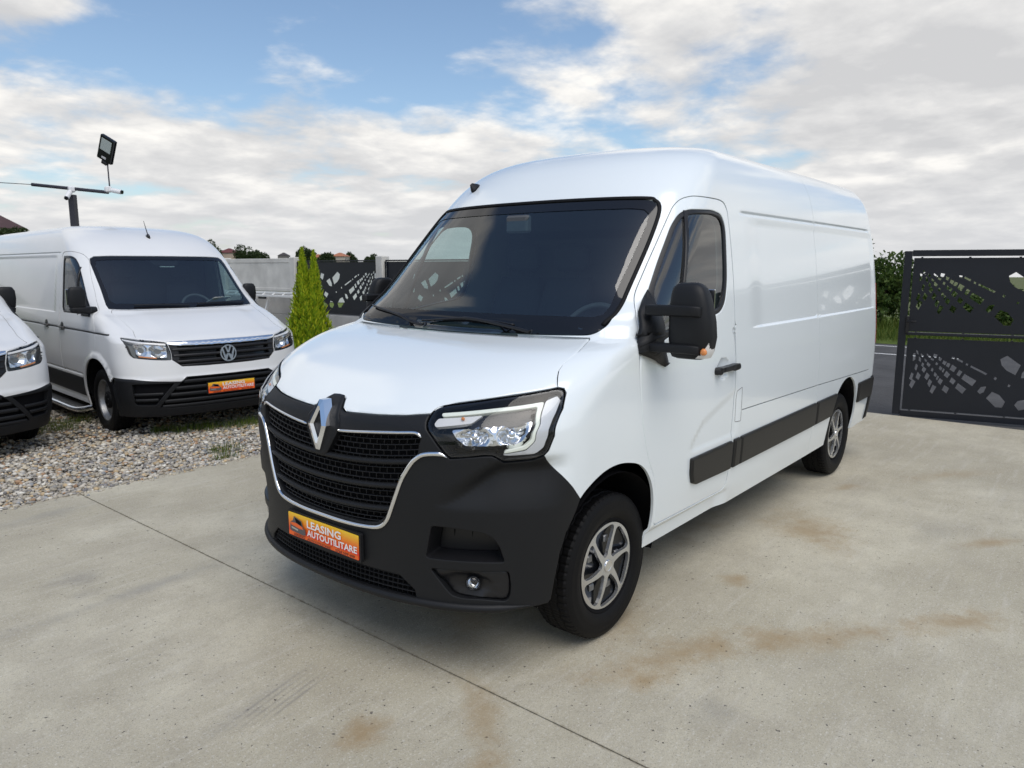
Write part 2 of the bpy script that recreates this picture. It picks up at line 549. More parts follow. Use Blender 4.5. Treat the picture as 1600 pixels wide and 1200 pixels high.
class Hull:
    """surface P(U, z): U runs from the nose centre (0) round the left (+) or right (-) side to the rear centre"""
    UF, US, UR = 1.3, 4.4, .5
    def __init__(s, xf, w, D, p, xr, Dr, z0, z1, disp=None):
        for k, v in dict(xf=xf, w=w, D=D, p=p, xr=xr, Dr=Dr).items():
            setattr(s, k, pchip(*zip(*v)))
        s.z0, s.z1, s.disp = z0, z1, disp
    def base(s, U, z):
        U, z = np.broadcast_arrays(np.asarray(U, float), np.asarray(z, float))
        sg = np.where(U < 0, -1., 1.); a = np.abs(U)
        xf, w, D, p, xr, Dr = (f(z) for f in (s.xf, s.w, s.D, s.p, s.xr, s.Dr))
        ph = np.clip(a / s.UF, 0, 1) * np.pi / 2
        c, n = np.cos(ph), np.sin(ph)
        r = (np.abs(c) ** p + np.abs(n) ** p) ** (-1 / p)
        xs = xf - D; xe = xr + Dr
        x = xs + D * r * c; y = w * r * n
        q = np.clip((a - s.UF) / s.US, 0, 1)
        x = np.where(a > s.UF, xs + (xe - xs) * q, x)
        ph2 = np.clip((a - s.UF - s.US) / s.UR, 0, 1) * np.pi / 2
        c2, n2 = np.cos(ph2), np.sin(ph2); r2 = (np.abs(c2) ** 3 + np.abs(n2) ** 3) ** (-1 / 3)
        x = np.where(a > s.UF + s.US, xe - Dr * r2 * n2, x)
        y = np.where(a > s.UF + s.US, w * r2 * c2, y)
        y = y * (1 - .035 * np.clip((-2.4 - x) / 2.3, 0, 1) ** 2)
        return np.stack([x, sg * y, z], -1)
    def nrm(s, f, U, z, e=1.5e-3):
        du = f(U + e, z) - f(U - e, z); dz = f(U, z + e) - f(U, z - e)
        n = np.cross(du, dz)
        return n / np.maximum(np.linalg.norm(n, axis=-1, keepdims=True), 1e-9)
    def P(s, U, z):
        b = s.base(U, z)
        if s.disp is None:
            return b
        return b + s.disp(U, z, b)[..., None] * s.nrm(s.base, U, z)
    def N(s, U, z):
        return s.nrm(s.P, U, z)
    def side(s, pts, sg=1):
        """(x, z) points on the flank -> (U, z)"""
        a = np.asarray(pts, float); x, z = a[:, 0], a[:, 1]
        D, p = s.D(z), s.p(z)
        xs = s.xf(z) - D; xe = s.xr(z) + s.Dr(z); q = (xs - x) / (xs - xe)
        cx = np.clip((x - xs) / D, 0, 1); sy = (1 - cx ** p) ** (1 / p)
        Uf = np.arctan2(sy, cx) / (np.pi / 2) * s.UF
        return np.stack([sg * np.where(q < 0, Uf, s.UF + q * s.US), z], -1)
    def rows(s, z0, z1, step, extra=()):
        t = np.linspace(s.z0, s.z1, 3000)
        g = np.clip(np.abs(np.gradient(s.xf(t), t)), 0, 5)
        L = np.concatenate([[0], np.cumsum(np.sqrt(1 + g[1:] ** 2) * np.diff(t))])
        n = max(2, int(L[-1] / step))
        z = np.interp(np.linspace(0, L[-1], n), L, t)
        z = np.sort(np.concatenate([z, np.array(extra, float)]))
        return z[(z > z0 + 1e-4) & (z < z1 - 1e-4)]
    def patch(s, mb, outer, holes=(), off=0., thick=.012, bev=0., bevh=.002, du=.045, step=.03, extra=(), rim=True, dU=None, fn=None, edge=.02):
        """the skin inside an outline, raised by off, with a folded rim of the given thickness"""
        outer = ccw(resample(outer, edge))
        holes = [ccw(resample(h, edge)) for h in holes]
        loops = []
        if bev > 0:
            loops = [inset(outer, bev)] + [inset(h, -bev) for h in holes]
        lo, hi = outer.min(0), outer.max(0)
        zz = s.rows(lo[1], hi[1], step, extra)
        uu = np.arange(math.floor(lo[0] / du), math.ceil(hi[0] / du) + 1) * du + 1e-4
        G = np.stack(np.meshgrid(uu, zz), -1).reshape(-1, 2)
        G = G[in_poly(G, outer)]
        for h in holes:
            G = G[~in_poly(G, h)]
        B = np.concatenate([outer] + holes + loops)
        if len(G):
            d = np.full(len(G), 9.)
            for k in range(0, len(B), 200):
                d = np.minimum(d, np.hypot(G[:, None, 0] - B[None, k:k + 200, 0], G[:, None, 1] - B[None, k:k + 200, 1]).min(1))
            d0 = np.full(len(G), 9.)
            B0 = np.concatenate([outer] + holes)
            for k in range(0, len(B0), 200):
                d0 = np.minimum(d0, np.hypot(G[:, None, 0] - B0[None, k:k + 200, 0], G[:, None, 1] - B0[None, k:k + 200, 1]).min(1))
            G = G[(d > max(.006, .3 * min(du, step))) & ((d0 > bev + edge * .6) | (bev == 0))]
        V2, T = cdt_region(outer, holes, G, loops)
        T = np.array(T)
        used = np.unique(T); mp = -np.ones(len(V2), int); mp[used] = np.arange(len(used))
        V2 = V2[used]; T = mp[T]
        U, z = V2[:, 0], V2[:, 1]
        P, N = s.P(U, z), s.N(U, z)
        o = np.full(len(U), float(off))
        if fn is not None:
            o = o + fn(U, z, P)
        # boundary edges
        E = {}
        for t in T:
            for a, b in ((t[0], t[1]), (t[1], t[2]), (t[2], t[0])):
                E[(a, b)] = E.get((a, b), 0) + 1
        bd = [(a, b) for (a, b) in E if (b, a) not in E]
        isb = np.zeros(len(U), bool)
        for a, b in bd:
            isb[a] = isb[b] = True
        B0 = np.concatenate([outer] + holes)
        for k in range(0, len(U), 4000):
            q = V2[k:k + 4000]
            dm = np.full(len(q), 9.)
            for j in range(0, len(B0), 300):
                dm = np.minimum(dm, np.hypot(q[:, None, 0] - B0[None, j:j + 300, 0], q[:, None, 1] - B0[None, j:j + 300, 1]).min(1))
            isb[k:k + 4000] |= dm < 1e-5
        if bev > 0:
            o = np.where(isb, o - bevh, o)
        Q = P + o[:, None] * N
        if fn is not None:
            N = np.zeros_like(Q)
            a = np.cross(Q[T[:, 1]] - Q[T[:, 0]], Q[T[:, 2]] - Q[T[:, 0]])
            for k in range(3):
                np.add.at(N, T[:, k], a)
            N /= np.maximum(np.linalg.norm(N, axis=1, keepdims=True), 1e-12)
        M = N.copy()
        out = np.zeros_like(Q)
        for a, b in bd:
            e = np.cross(Q[b] - Q[a], N[a]); out[a] += e; out[b] += e
        out /= np.maximum(np.linalg.norm(out, axis=1, keepdims=True), 1e-9)
        if bev > 0:
            M = np.where(isb[:, None], N + .7 * out, N)
            M /= np.linalg.norm(M, axis=1, keepdims=True)
        mb.add(Q, [tuple(t) for t in T], M)
        if rim and thick > 0 and bd:
            VV, FF, NN = [], [], []
            for a, b in bd:
                k = len(VV)
                VV += [Q[a], Q[b], Q[b] - N[b] * thick, Q[a] - N[a] * thick]
                NN += [out[a], out[b], out[b], out[a]]
                FF.append((k, k + 3, k + 2, k + 1))
            mb.add(VV, FF, NN)
        return mb
    def sweep(s, mb, path, w, h, off=0., n=10, step=.012, closed=False, smooth=True, flat=False, taper=0):
        """a moulding w wide and h high that follows the skin along a path of (U, z)"""
        p = smooth_path(path, step, closed) if smooth else resample(path, step, closed)
        P, N = s.P(p[:, 0], p[:, 1]), s.N(p[:, 0], p[:, 1])
        if closed:
            T = np.roll(P, -1, 0) - np.roll(P, 1, 0)
        else:
            T = np.gradient(P, axis=0)
        T /= np.maximum(np.linalg.norm(T, axis=1, keepdims=True), 1e-9)
        B = np.cross(N, T); B /= np.linalg.norm(B, axis=1, keepdims=True)
        P = P + off * N
        if flat:
            pr = np.array([(-.5, -.5), (.5, -.5), (.5, .3), (.38, .5), (-.38, .5), (-.5, .3)])
        else:
            th = (np.arange(n) + .5) / n * 2 * np.pi
            pr = .5 * np.stack([np.cos(th), np.sin(th)], -1)
        sc = np.ones(len(p))
        if taper and not closed:
            t = np.linspace(0, 1, len(p)); sc = np.clip(np.minimum(t, 1 - t) / taper, .15, 1)
        rings = [P[i] + sc[i] * (pr[:, :1] * w * B[i] + pr[:, 1:] * h * N[i]) for i in range(len(P))]
        if closed:
            rings.append(rings[0])
        return mb.loft(rings, cap=not closed, smooth=not flat)
# ------------------------------------------------------------------ ground
def node_mat(name):
    m = bpy.data.materials.new(name); m.use_nodes = True
    nt = m.node_tree
    return m, nt, nt.nodes['Principled BSDF']
def concrete_floor_mat():
    m, nt, b = node_mat('slab_concrete')
    N, L = nt.nodes, nt.links
    geo = N.new('ShaderNodeNewGeometry')
    def noise(scale, det=6, rough=.6, dist=0., stretch=None, rz=0.):
        mp = N.new('ShaderNodeMapping'); L.new(geo.outputs['Position'], mp.inputs[0])
        if stretch:
            mp.inputs['Scale'].default_value = stretch
        mp.inputs['Rotation'].default_value = (0, 0, rz)
        n = N.new('ShaderNodeTexNoise'); n.inputs['Scale'].default_value = scale
        n.inputs['Detail'].default_value = det; n.inputs['Roughness'].default_value = rough; n.inputs['Distortion'].default_value = dist
        L.new(mp.outputs[0], n.inputs['Vector']); return n.outputs['Fac']
    def mr(x, a, b_, c, d, smooth=True):
        r = N.new('ShaderNodeMapRange'); r.interpolation_type = 'SMOOTHSTEP' if smooth else 'LINEAR'
        L.new(x, r.inputs[0])
        for i, v in enumerate((a, b_, c, d)): r.inputs[i + 1].default_value = v
        return r.outputs[0]
    def mth(op, a, c):
        n = N.new('ShaderNodeMath'); n.operation = op
        for i, v in enumerate((a, c)):
            if isinstance(v, (int, float)): n.inputs[i].default_value = v
            else: L.new(v, n.inputs[i])
        return n.outputs[0]
    def mix(f, a, c):
        x = N.new('ShaderNodeMix'); x.data_type = 'RGBA'
        if isinstance(f, (int, float)): x.inputs['Factor'].default_value = f
        else: L.new(f, x.inputs['Factor'])
        for k, v in (('A', a), ('B', c)):
            if isinstance(v, tuple): x.inputs[k].default_value = (*v, 1)
            else: L.new(v, x.inputs[k])
        return x.outputs['Result']
    col = mix(mr(noise(.55, 7, .62), .38, .62, 0, 1), (.42, .382, .285), (.55, .51, .395))
    col = mix(mr(noise(3.1, 8, .7), .35, .7, 0, .5), col, (.345, .308, .235))
    # broom and trowel streaks
    st = noise(2.0, 5, .6, .3, (1, 9, 1), .5)
    col = mix(mr(st, .5, .72, 0, .28), col, (.60, .57, .49))
    # fine speckle of sand and small pits
    sp = noise(170, 3, .7)
    col = mix(mr(sp, .52, .66, 0, .62), col, (.19, .17, .135))
    col = mix(mr(noise(80, 3, .7), .54, .68, 0, .5), col, (.66, .64, .58))
    col = mix(mr(noise(34, 5, .75), .50, .68, 0, .38), col, (.28, .25, .195))
    pit = noise(46, 2, .5)
    col = mix(mr(pit, .69, .73, 0, .85), col, (.13, .12, .105))
    # rusty and dusty stains where puddles dried
    rag = noise(2.6, 8, .68, .5); rag2 = noise(9., 6, .7)
    def blob(x, y, rx, ry, rot, amt, c, w=1.15, k=.62):
        mp = N.new('ShaderNodeMapping'); mp.vector_type = 'TEXTURE'
        mp.inputs['Location'].default_value = (x, y, 0); mp.inputs['Rotation'].default_value = (0, 0, rot); mp.inputs['Scale'].default_value = (rx, ry, 1)
        L.new(geo.outputs['Position'], mp.inputs[0])
        s = N.new('ShaderNodeSeparateXYZ'); L.new(mp.outputs[0], s.inputs[0])
        r = mth('SQRT', mth('ADD', mth('MULTIPLY', s.outputs[0], s.outputs[0]), mth('MULTIPLY', s.outputs[1], s.outputs[1])), 0.)
        f = mth('ADD', r, mth('ADD', mth('MULTIPLY', mth('SUBTRACT', rag, .5), 2.9), mth('MULTIPLY', mth('SUBTRACT', rag2, .5), 1.9)))
        return mix(mr(f, -.35, w + .25, amt * .85, 0), col, c)
    tan = (.31, .215, .105)
    streak = noise(1.1, 7, .68, .6, (1, 3.2, 1), .25)
    col = mix(mr(streak, .50, .74, 0, .42), col, (.37, .335, .265))
    for k in range(5):
        col = blob(1.22 + .02 * k, .215 - .026 * k + .05, .26, .010, .25, .75, (.20, .19, .175), 1.0)
    for a in ((-2.09, 1.26, .42, .26, .5, .75, tan), (-1.15, .45, .30, .22, .4, .5, tan), (-1.03, 1.18, .10, .08, 0, .8, tan), (-.10, 1.32, .55, .16, -.45, .75, tan),
              (-.60, 1.72, .60, .11, -.62, .7, tan), (-1.23, 2.24, .35, .12, -.7, .75, tan), (1.22, .66, .13, .09, .3, .9, tan), (.80, .90, .30, .10, .9, .65, tan),
              (.20, 1.30, .11, .07, 0, .8, tan), (-2.60, 2.20, .25, .07, -.7, .75, tan), (-3.3, 1.15, .16, .07, -.4, .6, tan), (-1.8, .62, .55, .15, 0, .45, tan), (-4.2, 1.7, .5, .12, -.6, .4, tan),
              (1.05, 1.12, .10, .07, .2, .8, tan), (.25, 1.62, .12, .10, 0, .45, (.22, .21, .195)), (.30, .35, .35, .16, .5, .45, tan), (-.2, .95, .35, .12, .3, .5, tan),
              (1.18, .20, .05, .30, .0, .0, (.225, .215, .20)), (1.42, .18, .30, .06, .2, .4, (.23, .22, .205)), (1.25, -1.27, .75, .07, .04, .5, (.245, .24, .228)),
              (1.34, -1.68, .13, .10, 0, .55, (.21, .20, .19)), (1.40, -1.45, .10, .08, 0, .45, (.21, .20, .19)), (1.0, -3.05, .35, .10, .2, .45, (.22, .215, .20)), (-2.6, 1.9, .3, .2, 0, .35, (.25, .24, .22)),
              (-.7, -2.2, .8, .15, .3, .3, (.26, .255, .24)), (-4.5, 2.6, .9, .2, -.6, .35, (.25, .24, .225))):
        col = blob(*a)
    # dirt gathered along the joint
    sx = N.new('ShaderNodeSeparateXYZ'); L.new(geo.outputs['Position'], sx.inputs[0])
    jd = mth('ABSOLUTE', mth('SUBTRACT', sx.outputs[0], .69), 0.)
    jf = mth('ADD', jd, mth('MULTIPLY', mth('SUBTRACT', noise(22, 5, .7), .5), .05))
    col = mix(mr(jf, -.004, .012, .7, 0), col, (.20, .165, .11))
    L.new(col, b.inputs['Base Color'])
    L.new(mr(noise(1.2, 5), .3, .7, .62, .88), b.inputs['Roughness'])
    b.inputs['Specular IOR Level'].default_value = .35
    bp = N.new('ShaderNodeBump'); bp.inputs['Strength'].default_value = .9; bp.inputs['Distance'].default_value = .005
    h = mth('ADD', mth('MULTIPLY', noise(120, 4, .7), .6), mth('ADD', mth('MULTIPLY', noise(6, 4), .8), mth('MULTIPLY', mr(pit, .69, .75, 0, 1), -1.2)))
    L.new(h, bp.inputs['Height']); L.new(bp.outputs[0], b.inputs['Normal'])
    return m
def two_tone(name, c0, c1, scale, rough=.9, bump=.3, c2=None):
    m, nt, b = node_mat(name); N, L = nt.nodes, nt.links
    geo = N.new('ShaderNodeNewGeometry')
    n = N.new('ShaderNodeTexNoise'); n.inputs['Scale'].default_value = scale; n.inputs['Detail'].default_value = 8; n.inputs['Roughness'].default_value = .65
    L.new(geo.outputs['Position'], n.inputs['Vector'])
    r = N.new('ShaderNodeValToRGB'); e = r.color_ramp.elements
    e[0].position, e[0].color = .32, (*c0, 1); e[1].position, e[1].color = .68, (*c1, 1)
    if c2:
        q = e.new(.5); q.color = (*c2, 1)
    L.new(n.outputs['Fac'], r.inputs[0]); L.new(r.outputs[0], b.inputs['Base Color'])
    b.inputs['Roughness'].default_value = rough; b.inputs['Specular IOR Level'].default_value = .25
    bp = N.new('ShaderNodeBump'); bp.inputs['Strength'].default_value = bump; bp.inputs['Distance'].default_value = .02
    n2 = N.new('ShaderNodeTexNoise'); n2.inputs['Scale'].default_value = scale * 14; n2.inputs['Detail'].default_value = 4
    L.new(geo.outputs['Position'], n2.inputs['Vector']); L.new(n2.outputs['Fac'], bp.inputs['Height']); L.new(bp.outputs[0], b.inputs['Normal'])
    return m
M_SLAB = concrete_floor_mat()
M_EARTH = two_tone('grassy_earth', (.075, .095, .03), (.16, .15, .075), .35, c2=(.10, .12, .04))
M_BED = two_tone('gravel_bed', (.10, .088, .07), (.25, .225, .185), 5, c2=(.17, .15, .125))
M_ROAD = two_tone('asphalt', (.060, .059, .059), (.095, .093, .092), 1.4, .85, .5)
M_VERGE = two_tone('verge_grass', (.075, .12, .022), (.155, .20, .045), 1.2)
def sheet(name, x0, x1, y0, y1, z, m, th=0., kind='structure'):
    mb = MB()
    if th:
        mb.box(((x0 + x1) / 2, (y0 + y1) / 2, z - th / 2), (x1 - x0, y1 - y0, th))
    else:
        mb.add([(x0, y0, z), (x1, y0, z), (x1, y1, z), (x0, y1, z)], [(0, 1, 2, 3)], smooth=False)
    return tag(mb.build(name, m), kind=kind)
# far ground, gently rising into a hill to the far left
def terrain(x, y):
    d = np.hypot(x, y)
    ang = np.degrees(np.arctan2(y, x)) % 360
    h = sst(70, 150, d) * (6.3 * sst(243, 252, ang) * (1 - sst(268, 290, ang)) + 1.5 * sst(200, 230, ang) * (1 - sst(238, 262, ang)))
    h = h + sst(140, 330, d) * 2.0 * sst(205, 225, ang) * (1 - sst(262, 285, ang))
    v = sst(120, 150, ang) * (1 - sst(196, 212, ang))               # the land falls away beyond the hedge
    return h - .16 - v * .030 * np.clip(d - 24, 0, 500)
def far_ground():
    r = np.concatenate([np.linspace(0, 60, 16), np.linspace(70, 400, 60), [500, 700, 1000, 1500]])
    th = np.linspace(0, 2 * np.pi, 181)
    Rr, T = np.meshgrid(r, th, indexing='ij')
    X, Y = Rr * np.cos(T), Rr * np.sin(T)
    V = np.stack([X, Y, terrain(X, Y)], -1).reshape(-1, 3); F = []
    n = len(th)
    for i in range(len(r) - 1):
        for j in range(n - 1):
            a = i * n + j
            F.append((a, a + n, a + n + 1, a + 1))
    mb = MB(); mb.add(V, F)
    return tag(mb.build('ground', M_EARTH), kind='structure')
far_ground()
JX = .69
sheet('concrete_slab', -6.70, JX - .0035, -3.43, 16, 0, M_SLAB, .14)
sheet('concrete_slab', JX + .0035, 14, -3.43, 16, 0, M_SLAB, .14)
sheet('gravel_bed', -6.64, 14, -16, -3.425, -.052, M_BED)
sheet('road', -15.9, -6.72, -70, 70, -.03, M_ROAD, .10)
sheet('road_line', -15.45, -15.33, -70, 70, -.026, mat('road_paint', (.62, .62, .60), .7, var=(6, .2)))
for k in range(-6, 7):
    y = k * 9 - 1.0
    sheet('road_dash', -13.76, -13.64, y - 1.4, y + 1.6, -.026, bpy.data.materials['road_paint'])
sheet('verge', -26, -15.95, -70, 70, -.02, M_VERGE, .06)

# ---- gravel stones: real pebbles, one object
def ico():
    t = (1 + 5 ** .5) / 2
    V = np.array([(-1, t, 0), (1, t, 0), (-1, -t, 0), (1, -t, 0), (0, -1, t), (0, 1, t), (0, -1, -t), (0, 1, -t), (t, 0, -1), (t, 0, 1), (-t, 0, -1), (-t, 0, 1)], float)
    V /= np.linalg.norm(V[0])
    F = np.array([(0, 11, 5), (0, 5, 1), (0, 1, 7), (0, 7, 10), (0, 10, 11), (1, 5, 9), (5, 11, 4), (11, 10, 2), (10, 7, 6), (7, 1, 8), (3, 9, 4), (3, 4, 2), (3, 2, 6), (3, 6, 8), (3, 8, 9), (4, 9, 5), (2, 4, 11), (6, 2, 10), (8, 6, 7), (9, 8, 1)])
    return V, F
def stones():
    V0, F0 = ico()
    xs, ys, sz = [], [], []
    for x0, x1, y0, y1, n, a, b in ((-2.3, 2.2, -5.2, -3.40, 19000, .008, .027), (-3.2, 2.4, -7.4, -5.0, 9000, .011, .028), (-6.5, -1.5, -8, -3.4, 3500, .016, .032)):
        xs.append(RNG.uniform(x0, x1, n)); ys.append(RNG.uniform(y0, y1, n)); sz.append(a + (b - a) * RNG.rand(n) ** 2.2)
    # a few spilled past the slab edge
    xs.append(RNG.uniform(-2.2, 1.9, 260)); ys.append(-3.42 + np.abs(RNG.normal(0, .05, 260))); sz.append(RNG.uniform(.004, .013, 260))
    x, y, s = np.concatenate(xs), np.concatenate(ys), np.concatenate(sz)
    n = len(x)
    z = np.where(y > -3.425, s * .3, -.052 + s * .25 + RNG.rand(n) * .030 + .018 * sst(-3.8, -3.45, y))
    sc = np.stack([s * RNG.uniform(.8, 1.45, n), s * RNG.uniform(.75, 1.15, n), s * RNG.uniform(.45, .8, n)], -1)
    a, tl = RNG.uniform(0, 2 * np.pi, n), RNG.normal(0, .25, n)
    ca, sa, ct, st = np.cos(a), np.sin(a), np.cos(tl), np.sin(tl)
    jit = 1 + RNG.normal(0, .11, (n, 12, 1))
    V = V0[None] * jit * sc[:, None]
    vx, vy, vz = V[..., 0], V[..., 1], V[..., 2]
    vy, vz = vy * ct[:, None] - vz * st[:, None], vy * st[:, None] + vz * ct[:, None]
    V = np.stack([vx * ca[:, None] - vy * sa[:, None] + x[:, None], vx * sa[:, None] + vy * ca[:, None] + y[:, None], vz + z[:, None]], -1)
    F = (F0[None] + 12 * np.arange(n)[:, None, None]).reshape(-1, 3)
    me = bpy.data.meshes.new('gravel_stones')
    me.vertices.add(n * 12); me.vertices.foreach_set('co', V.ravel())
    me.loops.add(len(F) * 3); me.loops.foreach_set('vertex_index', F.ravel())
    me.polygons.add(len(F)); me.polygons.foreach_set('loop_start', np.arange(len(F)) * 3)
    me.polygons.foreach_set('use_smooth', np.ones(len(F), bool))
    me.update()
    pal = np.array([(.38, .34, .27), (.48, .44, .37), (.29, .275, .25), (.60, .57, .50), (.47, .36, .22), (.21, .20, .195), (.42, .385, .33), (.36, .23, .14), (.52, .46, .35), (.27, .275, .28)])
    pi = RNG.choice(len(pal), n, p=[.17, .17, .13, .11, .08, .07, .12, .04, .07, .04])
    c = pal[pi] * RNG.uniform(.8, 1.18, (n, 1))
    c4 = np.concatenate([np.repeat(c, 12, 0), np.ones((n * 12, 1))], 1)
    at = me.color_attributes.new('stone_colour', 'FLOAT_COLOR', 'POINT'); at.data.foreach_set('color', c4.ravel())
    m, nt, b = node_mat('pebble'); N, L = nt.nodes, nt.links
    ca_ = N.new('ShaderNodeVertexColor'); ca_.layer_name = 'stone_colour'
    nz = N.new('ShaderNodeTexNoise'); nz.inputs['Scale'].default_value = 90; nz.inputs['Detail'].default_value = 4
    g = N.new('ShaderNodeNewGeometry'); L.new(g.outputs['Position'], nz.inputs['Vector'])
    mr = N.new('ShaderNodeMapRange'); mr.inputs[3].default_value = .7; mr.inputs[4].default_value = 1.3; L.new(nz.outputs['Fac'], mr.inputs[0])
    s_ = N.new('ShaderNodeVectorMath'); s_.operation = 'SCALE'; L.new(ca_.outputs[0], s_.inputs[0]); L.new(mr.outputs[0], s_.inputs['Scale'])
    L.new(s_.outputs[0], b.inputs['Base Color']); b.inputs['Roughness'].default_value = .8; b.inputs['Specular IOR Level'].default_value = .3
    me.materials.append(m)
    o = bpy.data.objects.new('gravel_stones', me); COL.objects.link(o)
    tag(o, kind='stuff')
stones()

# ------------------------------------------------------------------ foliage
def leaf_mat(name, cols, rough=.65):
    m, nt, b = node_mat(name); N, L = nt.nodes, nt.links
    oi = N.new('ShaderNodeNewGeometry')
    r = N.new('ShaderNodeValToRGB'); e = r.color_ramp.elements
    e[0].position, e[0].color = 0, (*cols[0], 1); e[1].position, e[1].color = 1, (*cols[-1], 1)
    for i, c in enumerate(cols[1:-1]):
        q = e.new((i + 1) / (len(cols) - 1)); q.color = (*c, 1)
    L.new(oi.outputs['Random Per Island'], r.inputs[0])
    L.new(r.outputs[0], b.inputs['Base Color'])
    b.inputs['Roughness'].default_value = rough; b.inputs['Specular IOR Level'].default_value = .3
    # leaves let some light through
    tr = N.new('ShaderNodeBsdfTranslucent'); L.new(r.outputs[0], tr.inputs[0])
    mx = N.new('ShaderNodeMixShader'); mx.inputs[0].default_value = .3
    out = nt.nodes['Material Output']
    L.new(b.outputs[0], mx.inputs[1]); L.new(tr.outputs[0], mx.inputs[2]); L.new(mx.outputs[0], out.inputs[0])
    return m
M_THUJA = leaf_mat('thuja_leaf', [(.15, .25, .012), (.28, .41, .016), (.44, .54, .022), (.62, .61, .035)])
M_LEAF = leaf_mat('bush_leaf', [(.030, .065, .012), (.055, .10, .02), (.075, .125, .025), (.10, .14, .03)])
M_LEAF2 = leaf_mat('far_leaf', [(.03, .05, .018), (.045, .07, .022), (.06, .085, .03)])
M_GRASS = leaf_mat('grass_blade', [(.05, .09, .012), (.10, .15, .02), (.15, .17, .035)])
M_BARK = mat('bark', (.09, .07, .05), .9, var=(20, .3))
def cards(name, P, D, W, Lh, m, parent=None, bend=0.):
    """narrow leaf quads: base P, direction D, width vector W, length Lh"""
    n = len(P)
    D = D / np.maximum(np.linalg.norm(D, axis=1, keepdims=True), 1e-9)
    tip = P + D * Lh[:, None]; mid = P + D * (.55 * Lh[:, None])
    V = np.stack([P, mid - W, tip, mid + W], 1).reshape(-1, 3)
    F = np.arange(n * 4).reshape(n, 4)
    me = bpy.data.meshes.new(name)
    me.vertices.add(n * 4); me.vertices.foreach_set('co', V.ravel())
    me.loops.add(n * 4); me.loops.foreach_set('vertex_index', F.ravel())
    me.polygons.add(n); me.polygons.foreach_set('loop_start', np.arange(n) * 4)
    me.update(); me.materials.append(m)
    o = bpy.data.objects.new(name, me); COL.objects.link(o); o.parent = parent
    return o
def unit(n):
    v = RNG.normal(0, 1, (n, 3)); return v / np.linalg.norm(v, axis=1, keepdims=True)

def conifer():
    root = thing('conifer_tree', 'bright green twin-tipped thuja standing between the parked panel van and the fence', 'conifer', (-3.15, -5.78, -.05))
    mb = MB(); mb.tube([(0, 0, 0), (.01, 0, .6), (.0, .01, 1.5)], .05, 8, radii=[.055, .04, .015]); mb.build('trunk', M_BARK, root)
    Ps, Ds, Ws, Ls = [], [], [], []
    # two leaders side by side in the picture, one full cone below
    ax = np.array([-.637, .771, 0])
    for cx, top, rb, zt, n in ((-.045, 2.03, .40, 0.05, 12000), (.075, 1.99, .36, .05, 10000)):
        t = RNG.rand(n) ** 1.25
        z = zt + (top - zt) * t
        q = (z - zt) / (top - zt)
        prof = rb * np.interp(q, [0, .10, .30, .55, .70, .80, .90, 1], [.95, 1.0, .84, .50, .27, .17, .08, .0])
        cxx = cx * np.interp(q, [0, .6, .75, 1], [0, .5, 1.15, 1.3])
        a = RNG.uniform(0, 2 * np.pi, n)
        lump = 1 + .17 * np.sin(5 * a + 7 * z) + .09 * np.sin(11 * a - 13 * z + 1.3) + .06 * np.sin(23 * a + 31 * z)
        r = prof * lump * np.sqrt(RNG.uniform(.55, 1, n))
        out = np.stack([np.cos(a), np.sin(a), np.zeros(n)], -1)
        P = out * r[:, None] + ax * cxx[:, None]; P[:, 2] = z
        D = out * RNG.uniform(.18, .6, n)[:, None] + np.array([0, 0, 1.]) + RNG.normal(0, .22, (n, 3))
        Lh = RNG.uniform(.045, .11, n) * np.interp(q, [0, .7, .9, 1], [1, .85, .6, .45])
        tang = np.stack([-np.sin(a), np.cos(a), np.zeros(n)], -1) + RNG.normal(0, .5, (n, 3))
        W = tang / np.linalg.norm(tang, axis=1, keepdims=True) * (RNG.uniform(.008, .018, n) * np.interp(q, [0, .7, 1], [1, .8, .3]))[:, None]
        Ps.append(P); Ds.append(D); Ws.append(W); Ls.append(Lh)
    cards('crown', np.concatenate(Ps), np.concatenate(Ds), np.concatenate(Ws), np.concatenate(Ls), M_THUJA, root)
    # dark inner mass so the middle is not see-through
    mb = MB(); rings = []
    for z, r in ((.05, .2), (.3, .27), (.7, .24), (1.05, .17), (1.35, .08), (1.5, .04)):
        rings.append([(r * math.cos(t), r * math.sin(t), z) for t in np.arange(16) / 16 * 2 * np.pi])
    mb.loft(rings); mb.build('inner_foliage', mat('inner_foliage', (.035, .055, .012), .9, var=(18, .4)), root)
    return root
conifer()

def bush(name, label, loc, size, n, leaf, m, trunk=True, group=None, lumps=14, cat='tree'):
    root = thing(name, label, cat, loc, RNG.uniform(0, 6), group)
    L_ = []
    for k in range(lumps):
        v = unit(1)[0]; v[2] = abs(v[2]) * 1.0
        c = v * np.array([size[0], size[1], size[2]]) * RNG.uniform(.25, .72)
        c[2] = c[2] + size[2] * .18 + RNG.uniform(0, .25) * size[2]
        L_.append((c, RNG.uniform(.26, .46)))
    k = RNG.randint(0, lumps, n)
    C_ = np.array([l[0] for l in L_])[k]; r = np.array([l[1] for l in L_])[k]
    u = unit(n); P = C_ + u * (r * RNG.uniform(.45, 1, n) ** .5)[:, None] * np.array(size) * .9
    P[:, 2] = np.maximum(P[:, 2], .05 * size[2] * RNG.rand(n))
    D = u + RNG.normal(0, .6, (n, 3)) + np.array([0, 0, -.1])
    W = unit(n) * (leaf * RNG.uniform(.25, .5, n))[:, None]
    cards('crown', P, D, W, leaf * RNG.uniform(.7, 1.4, n), m, root)
    if trunk:
        mb = MB()
        for j in range(4):
            a = RNG.uniform(0, 6.28); e = L_[j][0]
            mb.tube([(0, 0, 0), (e[0] * .3, e[1] * .3, e[2] * .5), tuple(e)], .03, 6, radii=[.035 * size[2], .024 * size[2], .008 * size[2]])
        mb.build('trunk', M_BARK, root)
    return root
